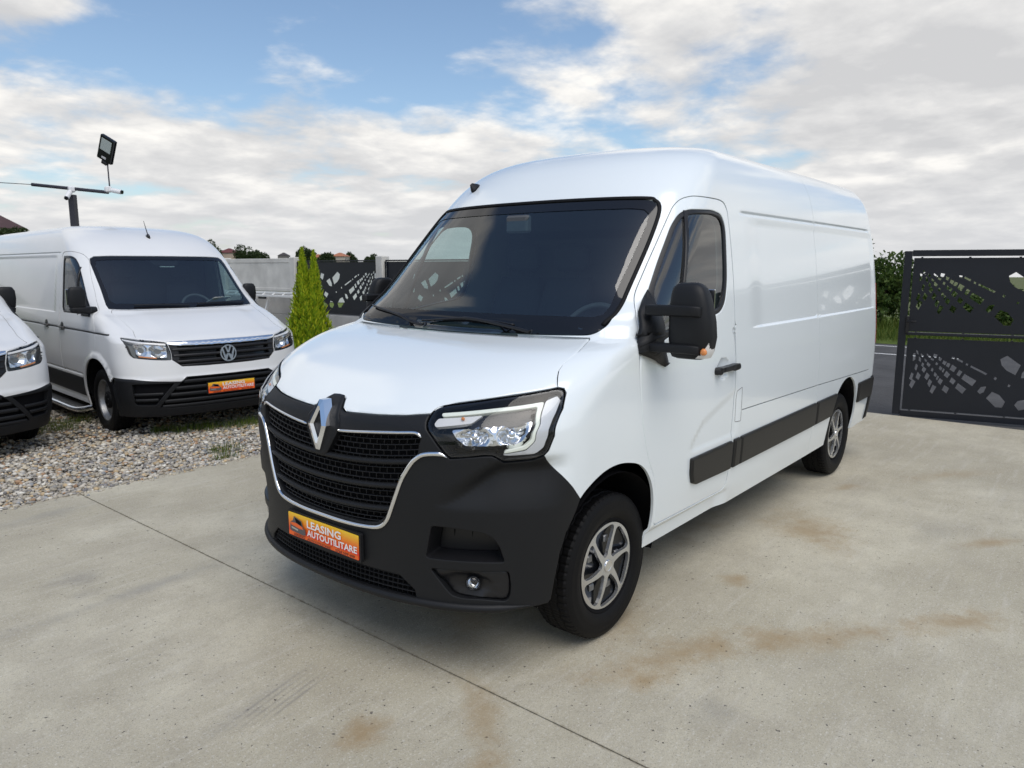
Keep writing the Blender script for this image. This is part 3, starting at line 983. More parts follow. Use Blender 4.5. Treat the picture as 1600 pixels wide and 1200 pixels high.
G_B = 'hedge trees beyond the road'
roadside = [(-19.3, -4.6, 1.5, 2.45, 'tall dark green bush nearest the white van rear, beyond the road'), (-19.6, -2.5, 1.3, 1.7, 'dark green bush seen between the van and the gate, beyond the road'),
            (-20.2, -.1, 1.3, 1.0, 'green bush seen through the upper left cut-outs of the gate'), (-20.3, 2.3, 1.5, .98, 'green bush seen through the middle cut-outs of the gate'),
            (-21.0, 5.0, 1.5, 1.0, 'green bush seen through the right-hand cut-outs of the gate')]
for x, y, w, h, lab in roadside:
    bush('roadside_bush', lab, (x, y, 0), (w * 1.2, w * 1.2, h * 1.02), 6500, .12, M_LEAF, group=G_B, cat='bush')
bush('roadside_tree', 'small loose-leaved tree rising above the hedge beside the van rear', (-20.3, -4.0, 0), (1.3, 1.3, 2.75), 3000, .13, M_LEAF, cat='tree')
def grass(name, boxes, m, hmin, hmax, wd=.004):
    P = []; Hh = []
    for x0, x1, y0, y1, z, n, k in boxes:
        p = np.stack([RNG.uniform(x0, x1, n), RNG.uniform(y0, y1, n), np.full(n, z)], -1); P.append(p); Hh.append(RNG.uniform(hmin, hmax, n) * k)
    P = np.concatenate(P); Hh = np.concatenate(Hh); n = len(P)
    D = np.array([0, 0, 1.]) + RNG.normal(0, .35, (n, 3)); W = unit(n) * np.array([1, 1, .1]) * wd
    return tag(cards(name, P, D, W, Hh, m), kind='stuff')
grass('verge_grass', [(-18.5, -15.98, -9, 6, .005, 15000, 1), (-19.5, -18.3, -9, 6, .005, 6000, 1.7)], M_GRASS, .10, .34, .012)
weeds = []
for x, y, s, n in ((-.80, -5.15, .12, 220), (-1.05, -5.0, .22, 380), (-1.75, -4.75, .35, 520), (-1.4, -4.85, .3, 420), (-.25, -6.4, .3, 420), (-.05, -6.1, .25, 260), (-2.2, -4.55, .3, 300), (-.78, -3.85, .16, 200), (-.62, -3.55, .10, 120), (-2.6, -5.2, .4, 420)):
    weeds.append((x - s, x + s, y - s * .5, y + s * .5, -.03, n, 1.))
grass('weeds', weeds, M_GRASS, .03, .13, .003)

# ------------------------------------------------------------------ cut-out sheet pattern shared by gate and fence
def zz(p):                                                        # drawing units -> metres in a panel (0..1.0 from the stile, 0..0.87 up)
    return [((x - 105) / 640., (1035 - y) / 505.) for x, y in p]
CUT_RAW = [[(150, 690), (165, 685), (168, 725), (152, 735)], [(168, 668), (180, 672), (188, 695), (175, 690)], [(175, 750), (188, 760), (180, 795), (168, 780)], [(150, 805), (165, 815), (155, 855), (138, 845)],
    [(158, 845), (182, 860), (160, 905), (142, 885)], [(190, 705), (205, 718), (205, 740), (190, 730)], [(200, 685), (222, 700), (215, 710), (203, 700)], [(215, 740), (228, 750), (222, 770), (210, 760)],
    [(225, 765), (245, 780), (232, 805), (215, 788)], [(190, 800), (212, 820), (200, 850), (180, 835)], [(228, 715), (245, 728), (240, 738), (228, 728)], [(248, 735), (270, 752), (262, 768), (245, 755)],
    [(250, 800), (270, 818), (255, 848), (237, 832)], [(240, 685), (268, 705), (262, 712), (240, 695)], [(285, 685), (310, 690), (300, 712), (282, 702)], [(268, 710), (290, 718), (285, 728), (268, 722)],
    [(280, 770), (292, 778), (286, 795), (274, 788)], [(305, 735), (318, 742), (312, 755), (300, 748)], [(320, 705), (340, 712), (332, 728), (318, 722)], [(350, 722), (372, 732), (362, 752), (344, 740)],
    [(377, 735), (397, 742), (387, 765), (368, 755)], [(330, 757), (348, 768), (340, 785), (325, 775)], [(354, 770), (364, 778), (354, 798), (345, 788)], [(375, 785), (400, 805), (385, 828), (360, 812)],
    [(300, 795), (317, 810), (310, 826), (297, 818)], [(320, 815), (332, 822), (322, 845), (313, 838)], [(337, 830), (358, 845), (345, 872), (325, 855)], [(270, 840), (290, 855), (275, 890), (260, 870)],
    [(295, 874), (320, 885), (297, 930), (279, 915)], [(370, 872), (402, 890), (388, 922), (357, 902)], [(408, 745), (438, 762), (422, 790), (394, 775)], [(412, 822), (440, 842), (425, 866), (400, 848)],
    [(455, 775), (476, 785), (460, 815), (440, 805)], [(490, 797), (568, 835), (545, 868), (474, 828)], [(455, 855), (510, 888), (488, 918), (440, 885)], [(435, 705), (475, 722), (470, 732), (432, 715)],
    [(400, 698), (420, 700), (418, 712), (402, 708)], [(525, 745), (630, 788), (622, 797), (522, 755)], [(495, 733), (508, 738), (505, 748), (492, 744)], [(600, 870), (633, 865), (620, 900), (597, 912), (580, 898)],
    [(670, 895), (715, 910), (755, 950), (740, 985), (700, 985), (638, 935)], [(740, 678), (826, 730), (800, 788), (745, 765), (712, 735), (700, 700)], [(680, 805), (692, 812), (685, 825), (672, 818)], [(765, 845), (778, 850), (772, 862), (760, 858)],
    [(870, 735), (925, 760), (880, 800), (835, 805), (838, 775)], [(830, 940), (870, 930), (890, 960), (880, 985), (840, 995), (812, 965)], [(900, 870), (950, 850), (975, 880), (930, 905)], [(960, 700), (1010, 690), (1030, 730), (985, 750)],
    [(1010, 800), (1060, 790), (1050, 830), (1015, 835)], [(930, 960), (990, 940), (1000, 975), (945, 985)]]
CUTS = [zz(p) for p in CUT_RAW]
def cut_panel(name, W_, Hh, parent, origin, ux, flip=False, scale=1.0, thick=.004, m=None):
    """upright sheet W_ x Hh with the ray pattern cut through; ux = horizontal direction"""
    ux = np.array(ux, float); ux /= np.linalg.norm(ux); nz_ = np.cross(ux, [0, 0, 1.])
    fr = lambda a, b, h: np.array(origin) + np.asarray(a)[:, None] * ux + np.asarray(b)[:, None] * np.array([0, 0, 1.]) + np.asarray(h)[:, None] * nz_
    holes = []
    for c in CUTS:
        p = np.array(c) * np.array([scale, Hh / .87])
        if flip:
            p[:, 0] = W_ - p[:, 0]
        if p[:, 0].min() > .03 and p[:, 0].max() < W_ - .03 and p[:, 1].min() > .02 and p[:, 1].max() < Hh - .02:
            holes.append(p)
    mb = MB(); mb.prism([(0, 0), (W_, 0), (W_, Hh), (0, Hh)], -thick / 2, thick / 2, fr, holes)
    return mb.build(name, m or MT['anthracite'], parent)

def gate():
    d = np.array([-.2355, .9719, 0])
    root = thing('gate_leaf', 'anthracite metal gate leaf with cut-out ray pattern standing open beside the road', 'gate', (-6.72, .711, 0), math.atan2(d[1], d[0]))
    Lg = 3.3
    an = MT['anthracite']
    mb = MB()
    mb.bbox((.04, 0, .97), (.08, .05, 1.90), .004); mb.build('stile', an, root)
    mb = MB(); mb.bbox((Lg - .04, 0, .97), (.08, .05, 1.90), .004); mb.build('stile', an, root)
    for z, h in ((1.885, .07), (.035, .07), (.965, .034)):
        mb = MB(); mb.bbox((Lg / 2, 0, z + (.01 if z > .5 else .0)), (Lg - .164, .046, h), .004); mb.build('rail', an, root)
    for z in (.078, .998):
        cut_panel('cut_sheet', Lg - .20, .840, root, (.10, 0, z + .004), (1, 0, 0))
        for k in range(7):
            for zq in (z - .004, z + .848):
                mb = MB(); mb.box((.18 + k * .47, 0, zq), (.022, .012, .014)); mb.build('fixing_lug', an, root)
    mb = MB(); mb.bbox((.085, -.035, 1.08), (.035, .03, .20), .004); mb.tube([(.085, -.05, 1.12), (.085, -.085, 1.12), (.17, -.085, 1.12)], .009)
    mb.build('lock_case', MT['satin'], root)
    for x in (.5, Lg - .3):
        mb = MB(); mb.lathe([(.02, -.012), (.034, -.012), (.034, .012), (.02, .012)], 16, c=(x, 0, .012 + .022)); mb.build('roller', MT['steel'], root)
    return root
gate()

def fence():
    """boundary wall along the road: precast posts and plates, metal infill panels nearer the gate"""
    root = thing('boundary_fence', 'precast concrete fence with black cut-out metal panels along the road', 'fence', (-6.66, -11.2, 0))
    c = MT['concrete']
    ys = [-19.7, -16.9, -14.05, 0 - 11.2, -8.34, -5.5, -2.7, -.05]
    for i, y in enumerate(ys):
        mb = MB(); mb.bbox((0, y + 11.2, .93 - .05), (.19, .20, 2.14), .014)
        mb.build('post', c, root)
    for i in range(len(ys) - 1):
        y0, y1 = ys[i] + .105, ys[i + 1] - .105
        yc, w = (y0 + y1) / 2 + 11.2, y1 - y0
        n_pl = 4 if i < 3 else 2
        zs = [(-.10, .20), (.20, .70), (.70, 1.20), (1.20, 1.93)] if i < 3 else [(-.10, .24), (.24, .755)]
        for a, b in zs:
            mb = MB()
            mb.bbox((.0, yc, (a + b) / 2), (.045, w, b - a - .007), .006)
            if b > 1.9:                                           # top plate has a raised border
                mb.bbox((.026, yc, b - .05), (.012, w - .02, .09), .004); mb.bbox((.026, yc, a + .04), (.012, w - .02, .07), .004)
            mb.build('concrete_plate', c if b > 1.9 else MT['concrete_darker'], root)
        if i >= 3:
            o = (-.0, y0 + 11.2 + .01, .80)
            cut_panel('cut_sheet', w - .02, 1.04, root, o, (0, 1, 0), flip=True, scale=1.30)
            for z in (.788, 1.862):
                mb = MB(); mb.bbox((0, yc, z), (.04, w, .026), .003); mb.build('rail', MT['anthracite'], root)
            for yy in (y0 + .014, y1 - .014):
                mb = MB(); mb.bbox((.03, yy + 11.2, 1.325), (.02, .026, 1.04), .003); mb.build('stile', MT['anthracite'], root)
    return root
fence()

# long white wall on the far side of the road, seen through the cut-outs
def white_wall():
    root = thing('garden_wall', 'low white rendered wall across the road seen through the fence cut-outs', 'wall', (-20, -24, 0))
    mb = MB(); mb.bbox((0, 0, .78), (.22, 14.5, 1.56), .02); mb.build('wall_body', mat('white_render', (.78, .77, .75), .9, var=(2, .05)), root)
    mb = MB(); mb.bbox((0, 0, 1.585), (.30, 14.6, .05), .01); mb.build('coping', mat('coping', (.6, .59, .57), .8), root)
white_wall()

# metal trestle frame leaning on the fence
def rack():
    root = thing('ladder', 'pale aluminium ladder laid sideways on legs against the concrete fence', 'ladder', (-6.30, -12.2, -.05))
    m = MT['steel'] if False else mat('aluminium', (.74, .74, .72), .45, metal=.15)
    for z, x in ((1.235, 0), (1.175, .12)):
        mb = MB(); mb.bbox((x, 0, z), (.05, 3.3, .05), .006); mb.build('rail', m, root)
    for k in range(9):
        mb = MB(); mb.tube([(0, -1.5 + k * .375, 1.235), (.12, -1.5 + k * .375, 1.175)], .013, 8); mb.build('rung', m, root)
    for y in (-.16, .30, 1.28):
        mb = MB(); mb.bbox((.11, y + .10, .60), (.06, .045, 1.16), .004, Matrix.Rotation(R(-14), 3, 'X') @ Matrix.Rotation(R(-9), 3, 'Y')); mb.build('leg', m, root)
    mb = MB(); mb.bbox((.12, .42, 1.13), (.06, .24, .05), .006); mb.build('hook', MT['satin'], root)
rack()

# ------------------------------------------------------------------ lamp mast with camera and floodlight
def mast():
    px, py = -2.34, -11.22
    dk = mat('mast_paint', (.020, .019, .028), .4)
    root = thing('lamp_post', 'dark square mast with a crossbar rising behind the parked panel van', 'post', (px, py, -.05))
    mb = MB(); mb.bbox((0, 0, 1.50), (.10, .10, 3.0), .006, Matrix.Rotation(.6, 3, 'Z')); mb.build('pole', dk, root)
    a, b = np.array([.42, -.53, 3.17]), np.array([-.40, .46, 3.04])
    mb = MB(); mb.tube([a, b], .028, 8); mb.build('crossbar', dk, root)
    mb = MB(); mb.tube([b + np.array([-.02, .02, 0]), b + np.array([-.025, -.0, .45])], .012, 8); mb.build('rod', dk, root)
    fl = thing('floodlight', 'black square floodlight with pale glass on the rod above the mast', 'floodlight', (px + b[0] - .03, py + b[1] + .0, 3.44), 0)
    f = R(219.57 - 180 - 12)
    rot = (Matrix.Rotation(f, 4, 'Z') @ Matrix.Rotation(R(-30), 4, 'X') @ Matrix.Rotation(R(14), 4, 'Y')).to_3x3()
    def put(mb, c, d, r=.006): mb.bbox(rot @ Vector(c) + Vector((0, 0, .24)), d, r, rot)
    mb = MB(); put(mb, (0, 0, .02), (.07, .30, .42), .012); mb.build('case', MT['gloss'], fl)
    mb = MB(); put(mb, (.037, 0, .085), (.008, .21, .20), .003); mb.build('glass', mat('lamp_glass', (.36, .40, .38), .2), fl)
    mb = MB(); put(mb, (.038, 0, -.13), (.008, .09, .035), .003); mb.build('badge', mat('badge', (.45, .45, .45), .4), fl)
    mb = MB(); put(mb, (0, .01, -.22), (.07, .11, .06), .01); mb.build('bracket', MT['satin'], fl)
    for nm, lab, c, dirv in (('security_camera', 'white bullet camera at the right end of the mast crossbar', b + np.array([0, 0, .05]), (-.50, .62, -.16)), ('security_camera', 'white dome-shaped camera on top of the mast', np.array([0, 0, 3.09]), (.25, .2, -.3))):
        r = thing(nm, lab, 'camera', (px + c[0], py + c[1], c[2] - .05), group='security cameras on the mast')
        dv = np.array(dirv); dv /= np.linalg.norm(dv)
        w = mat('camera_white', (.74, .74, .74), .35) if 'camera_white' not in bpy.data.materials else bpy.data.materials['camera_white']
        mb = MB(); mb.bbox((0, 0, 0), (.10, .10, .10), .02); mb.build('mount', w, r)
        mb = MB(); mb.tube([dv * .05, dv * .07, dv * .22, dv * .225], .036, 12, radii=[.02, .04, .04, .036]); bd = mb.build('housing', w, r)
        mb = MB(); mb.tube([dv * .226, dv * .25], .033, 12); mb.build('lens_ring', MT['gloss'], bd)
    mb = MB(); t = np.linspace(0, 1, 20)
    A = np.array([px, py, -.05]) + a
    mb.tube([A + (np.array([9., -3.4, 3.32]) - A) * q + np.array([0, 0, -.30 * 4 * q * (1 - q)]) for q in t], .006, 5)
    tag(mb.build('cable', MT['satin']), 'thin dark cable running left from the mast crossbar across the sky', 'cable')
mast()

# ------------------------------------------------------------------ houses and trees on the skyline
def polar(pxl, dist):
    k = (pxl - 800) / 1150.
    h = np.array([-.7708, -.6371]); r = np.array([-.6371, .7708])
    p = np.array([2.8, 2.707]) + dist * (h + k * r)
    return float(p[0]), float(p[1]), float(terrain(p[0], p[1]))
def house(label, x, y, z, rz, w, d, hw, hr, wall_c, roof_c, hip=.8):
    root = thing('house', label, 'house', (x, y, z - .3), rz, 'houses on the skyline')
    mb = MB(); mb.box((0, 0, hw / 2 - 1.5), (w, d, hw + 3)); mb.build('wall', mat('house_wall', wall_c, .9, var=(.6, .06)), root)
    o = .055 * w
    V = [(-w / 2 - o, -d / 2 - o, hw), (w / 2 + o, -d / 2 - o, hw), (w / 2 + o, d / 2 + o, hw), (-w / 2 - o, d / 2 + o, hw), (-w / 2 + w * hip * .38, 0, hw + hr), (w / 2 - w * hip * .38, 0, hw + hr)]
    mb = MB(); mb.add(V, [(0, 1, 5, 4), (1, 2, 5), (2, 3, 4, 5), (3, 0, 4), (3, 2, 1, 0)], smooth=False); rf = mb.build('roof', mat('roof_tile', roof_c, .8, var=(3, .15)), root)
    mb = MB(); mb.box((w * .2, d * .1, hw + hr * .8), (.05 * w, .05 * w, .11 * w)); mb.build('chimney', bpy.data.materials['house_wall'], rf)
    for sx in np.linspace(-.34, .34, 3):
        for f in (-1, 1):
            mb = MB(); mb.box((sx * w, f * (d / 2 + .01), hw * .55), (.12 * w, .06, .4 * hw)); mb.build('window', MT['frit'], root)
    return root
x, y, z = polar(-10, 112); house('brown hip-roofed house on the hill above the panel van roof, far left', x, y, z + .1, R(222 + 90), 8.5, 6, 1.9, 2.0, (.50, .46, .38), (.085, .045, .045), .5)
x, y, z = polar(366, 215); house('cream house with dark red roof above the concrete fence', x, y, z + 2.0, R(225), 5.5, 5, 1.9, 1.3, (.52, .42, .33), (.12, .035, .035), .9)
x, y, z = polar(502, 165); house('low house with orange tiled roof left behind the black fence panel', x, y, z + 1.6, R(240), 3.2, 3, 1.0, .8, (.5, .45, .38), (.34, .13, .07), .7)
x, y, z = polar(536, 165); house('low house with orange tiled roof, the right one behind the black fence panel', x, y, z + 1.6, R(215), 3.8, 3, 1.3, .8, (.5, .45, .38), (.38, .15, .08), .7)
x, y, z = polar(449, 190); house('dark barn roof just left of the corner fence post', x, y, z + 2.2, R(220), 2.6, 2.4, .9, .8, (.2, .19, .18), (.05, .045, .045), .7)
far = [(388, 205, 6.8, 'dark round tree beside the cream house with red roof'), (404, 208, 5.6, 'second dark tree right of the cream house with red roof'), (412, 210, 5.8, 'third dark tree right of the cream house with red roof'),
       (484, 158, 5.4, 'dark tree rising behind the twin tips of the thuja'), (497, 170, 4.9, 'dark tree left of the orange roofs above the black panel'), (514, 160, 4.8, 'green tree between the two orange roofs'),
       (552, 170, 4.1, 'small tree right of the orange roofs'), (582, 190, 4.1, 'small tree above the black panel near the near post'), (334, 200, 8.3, 'tree top showing over the panel van roof edge'), (342, 210, 6.4, 'dark tree between the panel van roof and the cream house'),
       (12, 104, 3.2, 'green shrub on the slope below the brown-roofed house'), (33, 108, 3.0, 'dark shrub at the corner of the brown-roofed house'), (47, 112, 2.4, 'small bush right of the brown-roofed house')]
for i, (pxl, ds, h, lab) in enumerate(far):
    x, y, z = polar(pxl, ds)
    bush('tree', lab, (x, y, z - .2), (h * .50, h * .50, h * .66), 3800, .42 if ds > 150 else .30, M_LEAF2, group='trees on the skyline')
# hedge row on the skyline to the right, hidden by the gate and the van from here
for k, (xx, yy) in enumerate(((-21.5, 9.), (-22., 13.), (-21.2, -9.), (-21.8, -7.))):
    bush('roadside_bush', 'green bush in the hedge beyond the road, ' + ('first behind the gate end', 'second behind the gate end', 'hidden by the van tail, outer', 'hidden by the van tail, inner')[k], (xx, yy, 0), (1.9, 1.9, 1.3), 2500, .13, M_LEAF, group=G_B, cat='bush')
# ------------------------------------------------------------------ shared vehicle parts
def ellipse_ring(cx, cy, z, ax, ay, n=20, p=3.):
    th = np.arange(n) / n * 2 * np.pi
    c, s = np.cos(th), np.sin(th)
    r = (np.abs(c) ** p + np.abs(s) ** p) ** (-1 / p)
    return np.stack([cx + ax * r * c, cy + ay * r * s, np.full(n, z)], -1)

def make_wheel(root, sx, sy, hub_z, rad, width, yo, cap, steer=0.):
    """steel wheel > tyre, hub cap; sy = +1 left, -1 right; yo = |y| of the outer sidewall"""
    F = np.array([[1, 0, 0], [0, sy, 0], [0, 0, 1.]])
    if steer:
        cz, sz = math.cos(steer), math.sin(steer)
        F = np.array([[cz, -sz, 0], [sz, cz, 0], [0, 0, 1.]]) @ F
    c = np.array([sx, sy * (yo - width / 2), hub_z])
    h = width / 2
    def place(V):
        return np.asarray(V) @ F.T + c
    def fl(Fs):
        return Fs if sy > 0 else [f[::-1] for f in Fs]
    rr = .220                                                      # bead seat radius
    # rim
    mb = MB()
    n = 56
    def lathe(prof, m=n):
        th = np.arange(m) / m * 2 * np.pi
        rings = [np.stack([r * np.cos(th), np.full(m, y), r * np.sin(th)], -1) for r, y in prof]
        V = np.concatenate(rings); Fs = []
        for i in range(len(prof) - 1):
            for j in range(m):
                a, b = i * m + j, i * m + (j + 1) % m
                Fs.append((a, b, b + m, a + m))
        return V, Fs
    def put(b, prof, m=n):
        V, Fs = lathe(prof, m)
        b.add(place(V), fl(Fs))
    put(mb, [(rr + .006, h - .022), (rr + .010, h - .014), (rr + .004, h - .010), (rr - .006, h - .014), (rr - .016, h - .03), (rr - .022, h - .07), (rr - .05, h - .085)])
    put(mb, [(rr - .05, h - .085), (.10, h - .062), (.075, h - .05), (.02, h - .05)])
    put(mb, [(rr - .022, h - .07), (rr - .03, -h + .02)])
    if cap == 'steel':
        for k in range(6):
            a = k * math.pi / 3 + .3
            mb.lathe([(.012, .0), (.012, .022), (.006, .026), (.001, .026)], 8, F, place([[.055 * math.cos(a), h - .05, .055 * math.sin(a)]])[0])
    wheel = mb.build('wheel', MT['steel'] if cap == 'steel' else MT['void'], root)
    # tyre
    mb = MB()
    g = .007
    tw = h - .018
    prof = [(rr - .004, h - .024), (rr + .010, h - .010), (rr + .020, h - .006), (rr + .028, h - .001), (rr + .045, h + .003), (rr + .060, h + .0045), (rr + .064, h + .0025), (rr + .068, h + .0045),
            (rad - .040, h + .001), (rad - .034, h + .003), (rad - .020, h - .004), (rad - .009, h - .011)]
    put(mb, prof, 72)
    # tread: five ribs cut by grooves and by sipes at the shoulders
    m = 240
    th = np.arange(m) / m * 2 * np.pi
    j = np.arange(m)
    cut = np.where(j % 4 == 0, .0055, 0.)
    fine = np.where(j % 2 == 0, .0012, 0.)
    zig = .003 * np.where((j // 4) % 2 == 0, 1, -1)
    ys = [h - .011, tw - .004, .62 * tw, .58 * tw, .50 * tw, .46 * tw, .10 * tw + .0, .05 * tw, -.05 * tw, -.10 * tw, -.46 * tw, -.50 * tw, -.58 * tw, -.62 * tw, -tw + .004, -h + .011]
    rs = [rad - .009, rad - .001, rad, rad - g, rad - g, rad, rad, rad - g, rad - g, rad, rad, rad - g, rad - g, rad, rad - .001, rad - .009]
    cu = [cut * .7, cut, cut, 0 * cut, 0 * cut, fine, fine, 0 * cut, 0 * cut, fine, fine, 0 * cut, 0 * cut, cut, cut, cut * .7]
    zg = [0, 0, 1, 1, 1, 1, 1, 1, 1, 1, 1, 1, 1, 1, 0, 0]
    rings = []
    for y, r, q, zz in zip(ys, rs, cu, zg):
        rj = r - q
        rings.append(np.stack([rj * np.cos(th), y + zz * zig, rj * np.sin(th)], -1))
    V = np.concatenate(rings); Fs = []
    for i in range(len(rings) - 1):
        for k in range(m):
            a, b = i * m + k, i * m + (k + 1) % m
            Fs.append((a, b, b + m, a + m))
    mb.add(place(V), fl(Fs), smooth=False)
    put(mb, [(rad - .009, -h + .011), (rad - .03, -h - .002), (rr + .03, -h), (rr, -h + .02)], 48)
    mb.build('tyre', MT['rubber'], wheel)
    frame = lambda A, B, H: place(np.stack([A, H, B], -1))
    if cap == 'spoked':
        outl = [(.216 * math.cos(t), .206 * math.sin(t)) for t in np.arange(72) / 72 * 2 * np.pi]
        holes = []
        for k in range(6):
            a0 = k * math.pi / 3 + .22
            ri = [.054, .070, .10, .135, .166, .187, .196]
            wd = [.19, .31, .41, .465, .48, .45, .28]
            tw_ = lambda r: .16 * ((r - .056) / .12)
            L = [(r, a0 - w + tw_(r)) for r, w in zip(ri, wd)]
            Rr = [(r, a0 + w * .93 + tw_(r)) for r, w in zip(ri, wd)][::-1]
            holes.append(smooth_path([(r * math.cos(t), r * math.sin(t)) for r, t in L + Rr], .012, True))
        b = MB()
        def dome(A, B, H):
            r = np.hypot(A, B)
            return frame(A, B, H - .03 * np.clip(1 - (r / .206) ** 2, 0, 1) * 0 - .006 * (r / .216) ** 4 + .003 * np.clip(1 - r / .07, 0, 1))
        if sy > 0:
            b.prism(outl, h - .026, h - .010, dome, holes)
        else:
            b.prism(outl, h - .026, h - .010, lambda A, B, H: dome(-A, B, H), holes)
        hc = b.build('hub_cap', MT['silver'], wheel)
        b = MB(); put(b, [(.214, h - .020), (.20, h - .036), (.12, h - .048), (.05, h - .04), (.01, h - .04)])
        b.build('cap_backing', MT['gloss'], wheel)
        b = MB(); put(b, [(.030, h - .012), (.030, h - .006), (.027, h - .004), (.024, h - .005), (.023, h - .007), (.001, h - .0065)], 32)
        b.build('centre_cap', MT['chrome'], wheel)
        for k in range(5):
            b = MB(); a = 2 * math.pi * k / 5 + .5
            b.bbox(place([[.125 * math.cos(a), h - .043, .125 * math.sin(a)]])[0], (.035, .014, .035), .005)
            b.build('wheel_nut', MT['steel'], wheel)
    else:
        b = MB()
        outl = [(.195 * math.cos(t), .195 * math.sin(t)) for t in np.arange(64) / 64 * 2 * np.pi]
        holes = []
        for k in range(16):
            a = 2 * math.pi * k / 16
            holes.append([(.158 * math.cos(a) + .017 * math.cos(t), .158 * math.sin(a) + .017 * math.sin(t)) for t in np.arange(10) / 10 * 2 * np.pi])
        f2 = (lambda A, B, H: frame(A, B, H - .02 * (np.hypot(A, B) / .195) ** 2)) if sy > 0 else (lambda A, B, H: frame(-A, B, H - .02 * (np.hypot(A, B) / .195) ** 2))
        b.prism(outl, h - .058, h - .050, f2, holes)
        b.build('wheel_disc', MT['steel'], wheel)
        b = MB(); put(b, [(.095, h - .053), (.092, h - .038), (.08, h - .030), (.03, h - .018), (.001, h - .018)], 32)
        b.build('hub_cap', MT['rubber'], wheel)
    return wheel

def make_plate(root, T, w=.52, h=.112):
    """dealer plate: orange gradient board with a van picture and lettering; T maps (y', z', out) to xyz"""
    def quad(mb, a0, a1, b0, b1, o):
        V = T(np.array([a0, a1, a1, a0]), np.array([b0, b0, b1, b1]), np.full(4, o))
        mb.add(V, [(0, 1, 2, 3)], smooth=False)
    b = MB()
    b.prism(fillet([(-w / 2 - .012, -h / 2 - .010), (w / 2 + .012, -h / 2 - .010), (w / 2 + .012, h / 2 + .010), (-w / 2 - .012, h / 2 + .010)], .01), -.012, .003, T)
    holder = b.build('plate_holder', MT['black'], root)
    b = MB()
    b.prism(fillet([(-w / 2, -h / 2), (w / 2, -h / 2), (w / 2, h / 2), (-w / 2, h / 2)], .006), .003, .0055, T)
    zr = [v[2] for v in T(np.array([0, 0]), np.array([-h / 2, h / 2]), np.array([0., 0.]))]
    board = b.build('number_board', plate_mat(zr[0], zr[1]), holder)
    b = MB(); quad(b, -w / 2 + .001, w / 2 - .001, -h / 2 + .001, -h / 2 + .021, .0062)
    b.build('red_strip', MT['strip_red'], holder)
    def put(body, size, x0, x1, z0, z1, m, name, o, slant=0.):
        V, F = text_mesh(body, size, .022 * size)
        lo, hi = V.min(0), V.max(0)
        u = (V[:, 0] - lo[0]) / (hi[0] - lo[0]) * (x1 - x0) + x0
        v = (V[:, 1] - lo[1]) / (hi[1] - lo[1]) * (z1 - z0) + z0
        u = u + slant * (v - z0)
        bb = MB(); bb.add(T(u, v, np.full(len(u), o)), F, smooth=False)
        bb.build(name, m, holder)
    put('LEASING', 1, -.105, .145, .010, .047, MT['white'], 'lettering', .0066)
    put('AUTOUTILITARE', 1, -.105, .250, -.029, .003, MT['white'], 'lettering', .0066)
    put('LEASING   AUTOUTILITARE     0768 509 600', 1, -.215, .235, -.051, -.039, MT['dkred'], 'small_print', .0068)
    # picture of a van, printed flat
    def poly(name, pts, m, o):
        bb = MB(); V2, Fs = cdt_region(pts)
        bb.add(T(V2[:, 0], V2[:, 1], np.full(len(V2), o)), Fs, smooth=False)
        bb.build(name, m, holder)
    poly('van_picture', [(-.250, -.028), (-.243, .008), (-.222, .020), (-.212, .042), (-.150, .030), (-.140, .004), (-.122, -.006), (-.118, -.030), (-.135, -.036), (-.235, -.034)], MT['grey'], .0062)
    poly('picture_window', [(-.205, .037), (-.155, .026), (-.148, .006), (-.196, .014)], MT['void'], .0065)
    poly('picture_bonnet', [(-.240, .008), (-.196, .012), (-.148, .004), (-.135, -.008), (-.170, -.010), (-.238, -.004)], MT['strip_red'], .0065)
    poly('picture_bumper', [(-.236, -.012), (-.180, -.016), (-.180, -.024), (-.234, -.020)], MT['silver'], .0065)
    return holder

def plate_mat(z0, z1):
    m = bpy.data.materials.new('orange_plate_print')
    m.use_nodes = True
    nt = m.node_tree; b = nt.nodes['Principled BSDF']
    tc = nt.nodes.new('ShaderNodeTexCoord'); sp = nt.nodes.new('ShaderNodeSeparateXYZ')
    mr = nt.nodes.new('ShaderNodeMapRange'); cr = nt.nodes.new('ShaderNodeValToRGB')
    nt.links.new(tc.outputs['Object'], sp.inputs[0]); nt.links.new(sp.outputs['Z'], mr.inputs[0])
    mr.inputs[1].default_value = z0; mr.inputs[2].default_value = z1
    nt.links.new(mr.outputs[0], cr.inputs[0]); nt.links.new(cr.outputs[0], b.inputs['Base Color'])
    e = cr.color_ramp.elements
    e[0].position, e[0].color = .25, (.78, .045, .018, 1)
    e[1].position, e[1].color = 1., (.95, .60, .03, 1)
    q = e.new(.62); q.color = (.90, .24, .018, 1)
    b.inputs['Roughness'].default_value = .35
    return m
MT['strip_red'] = mat('orange_red_print', (.88, .13, .012), .4)

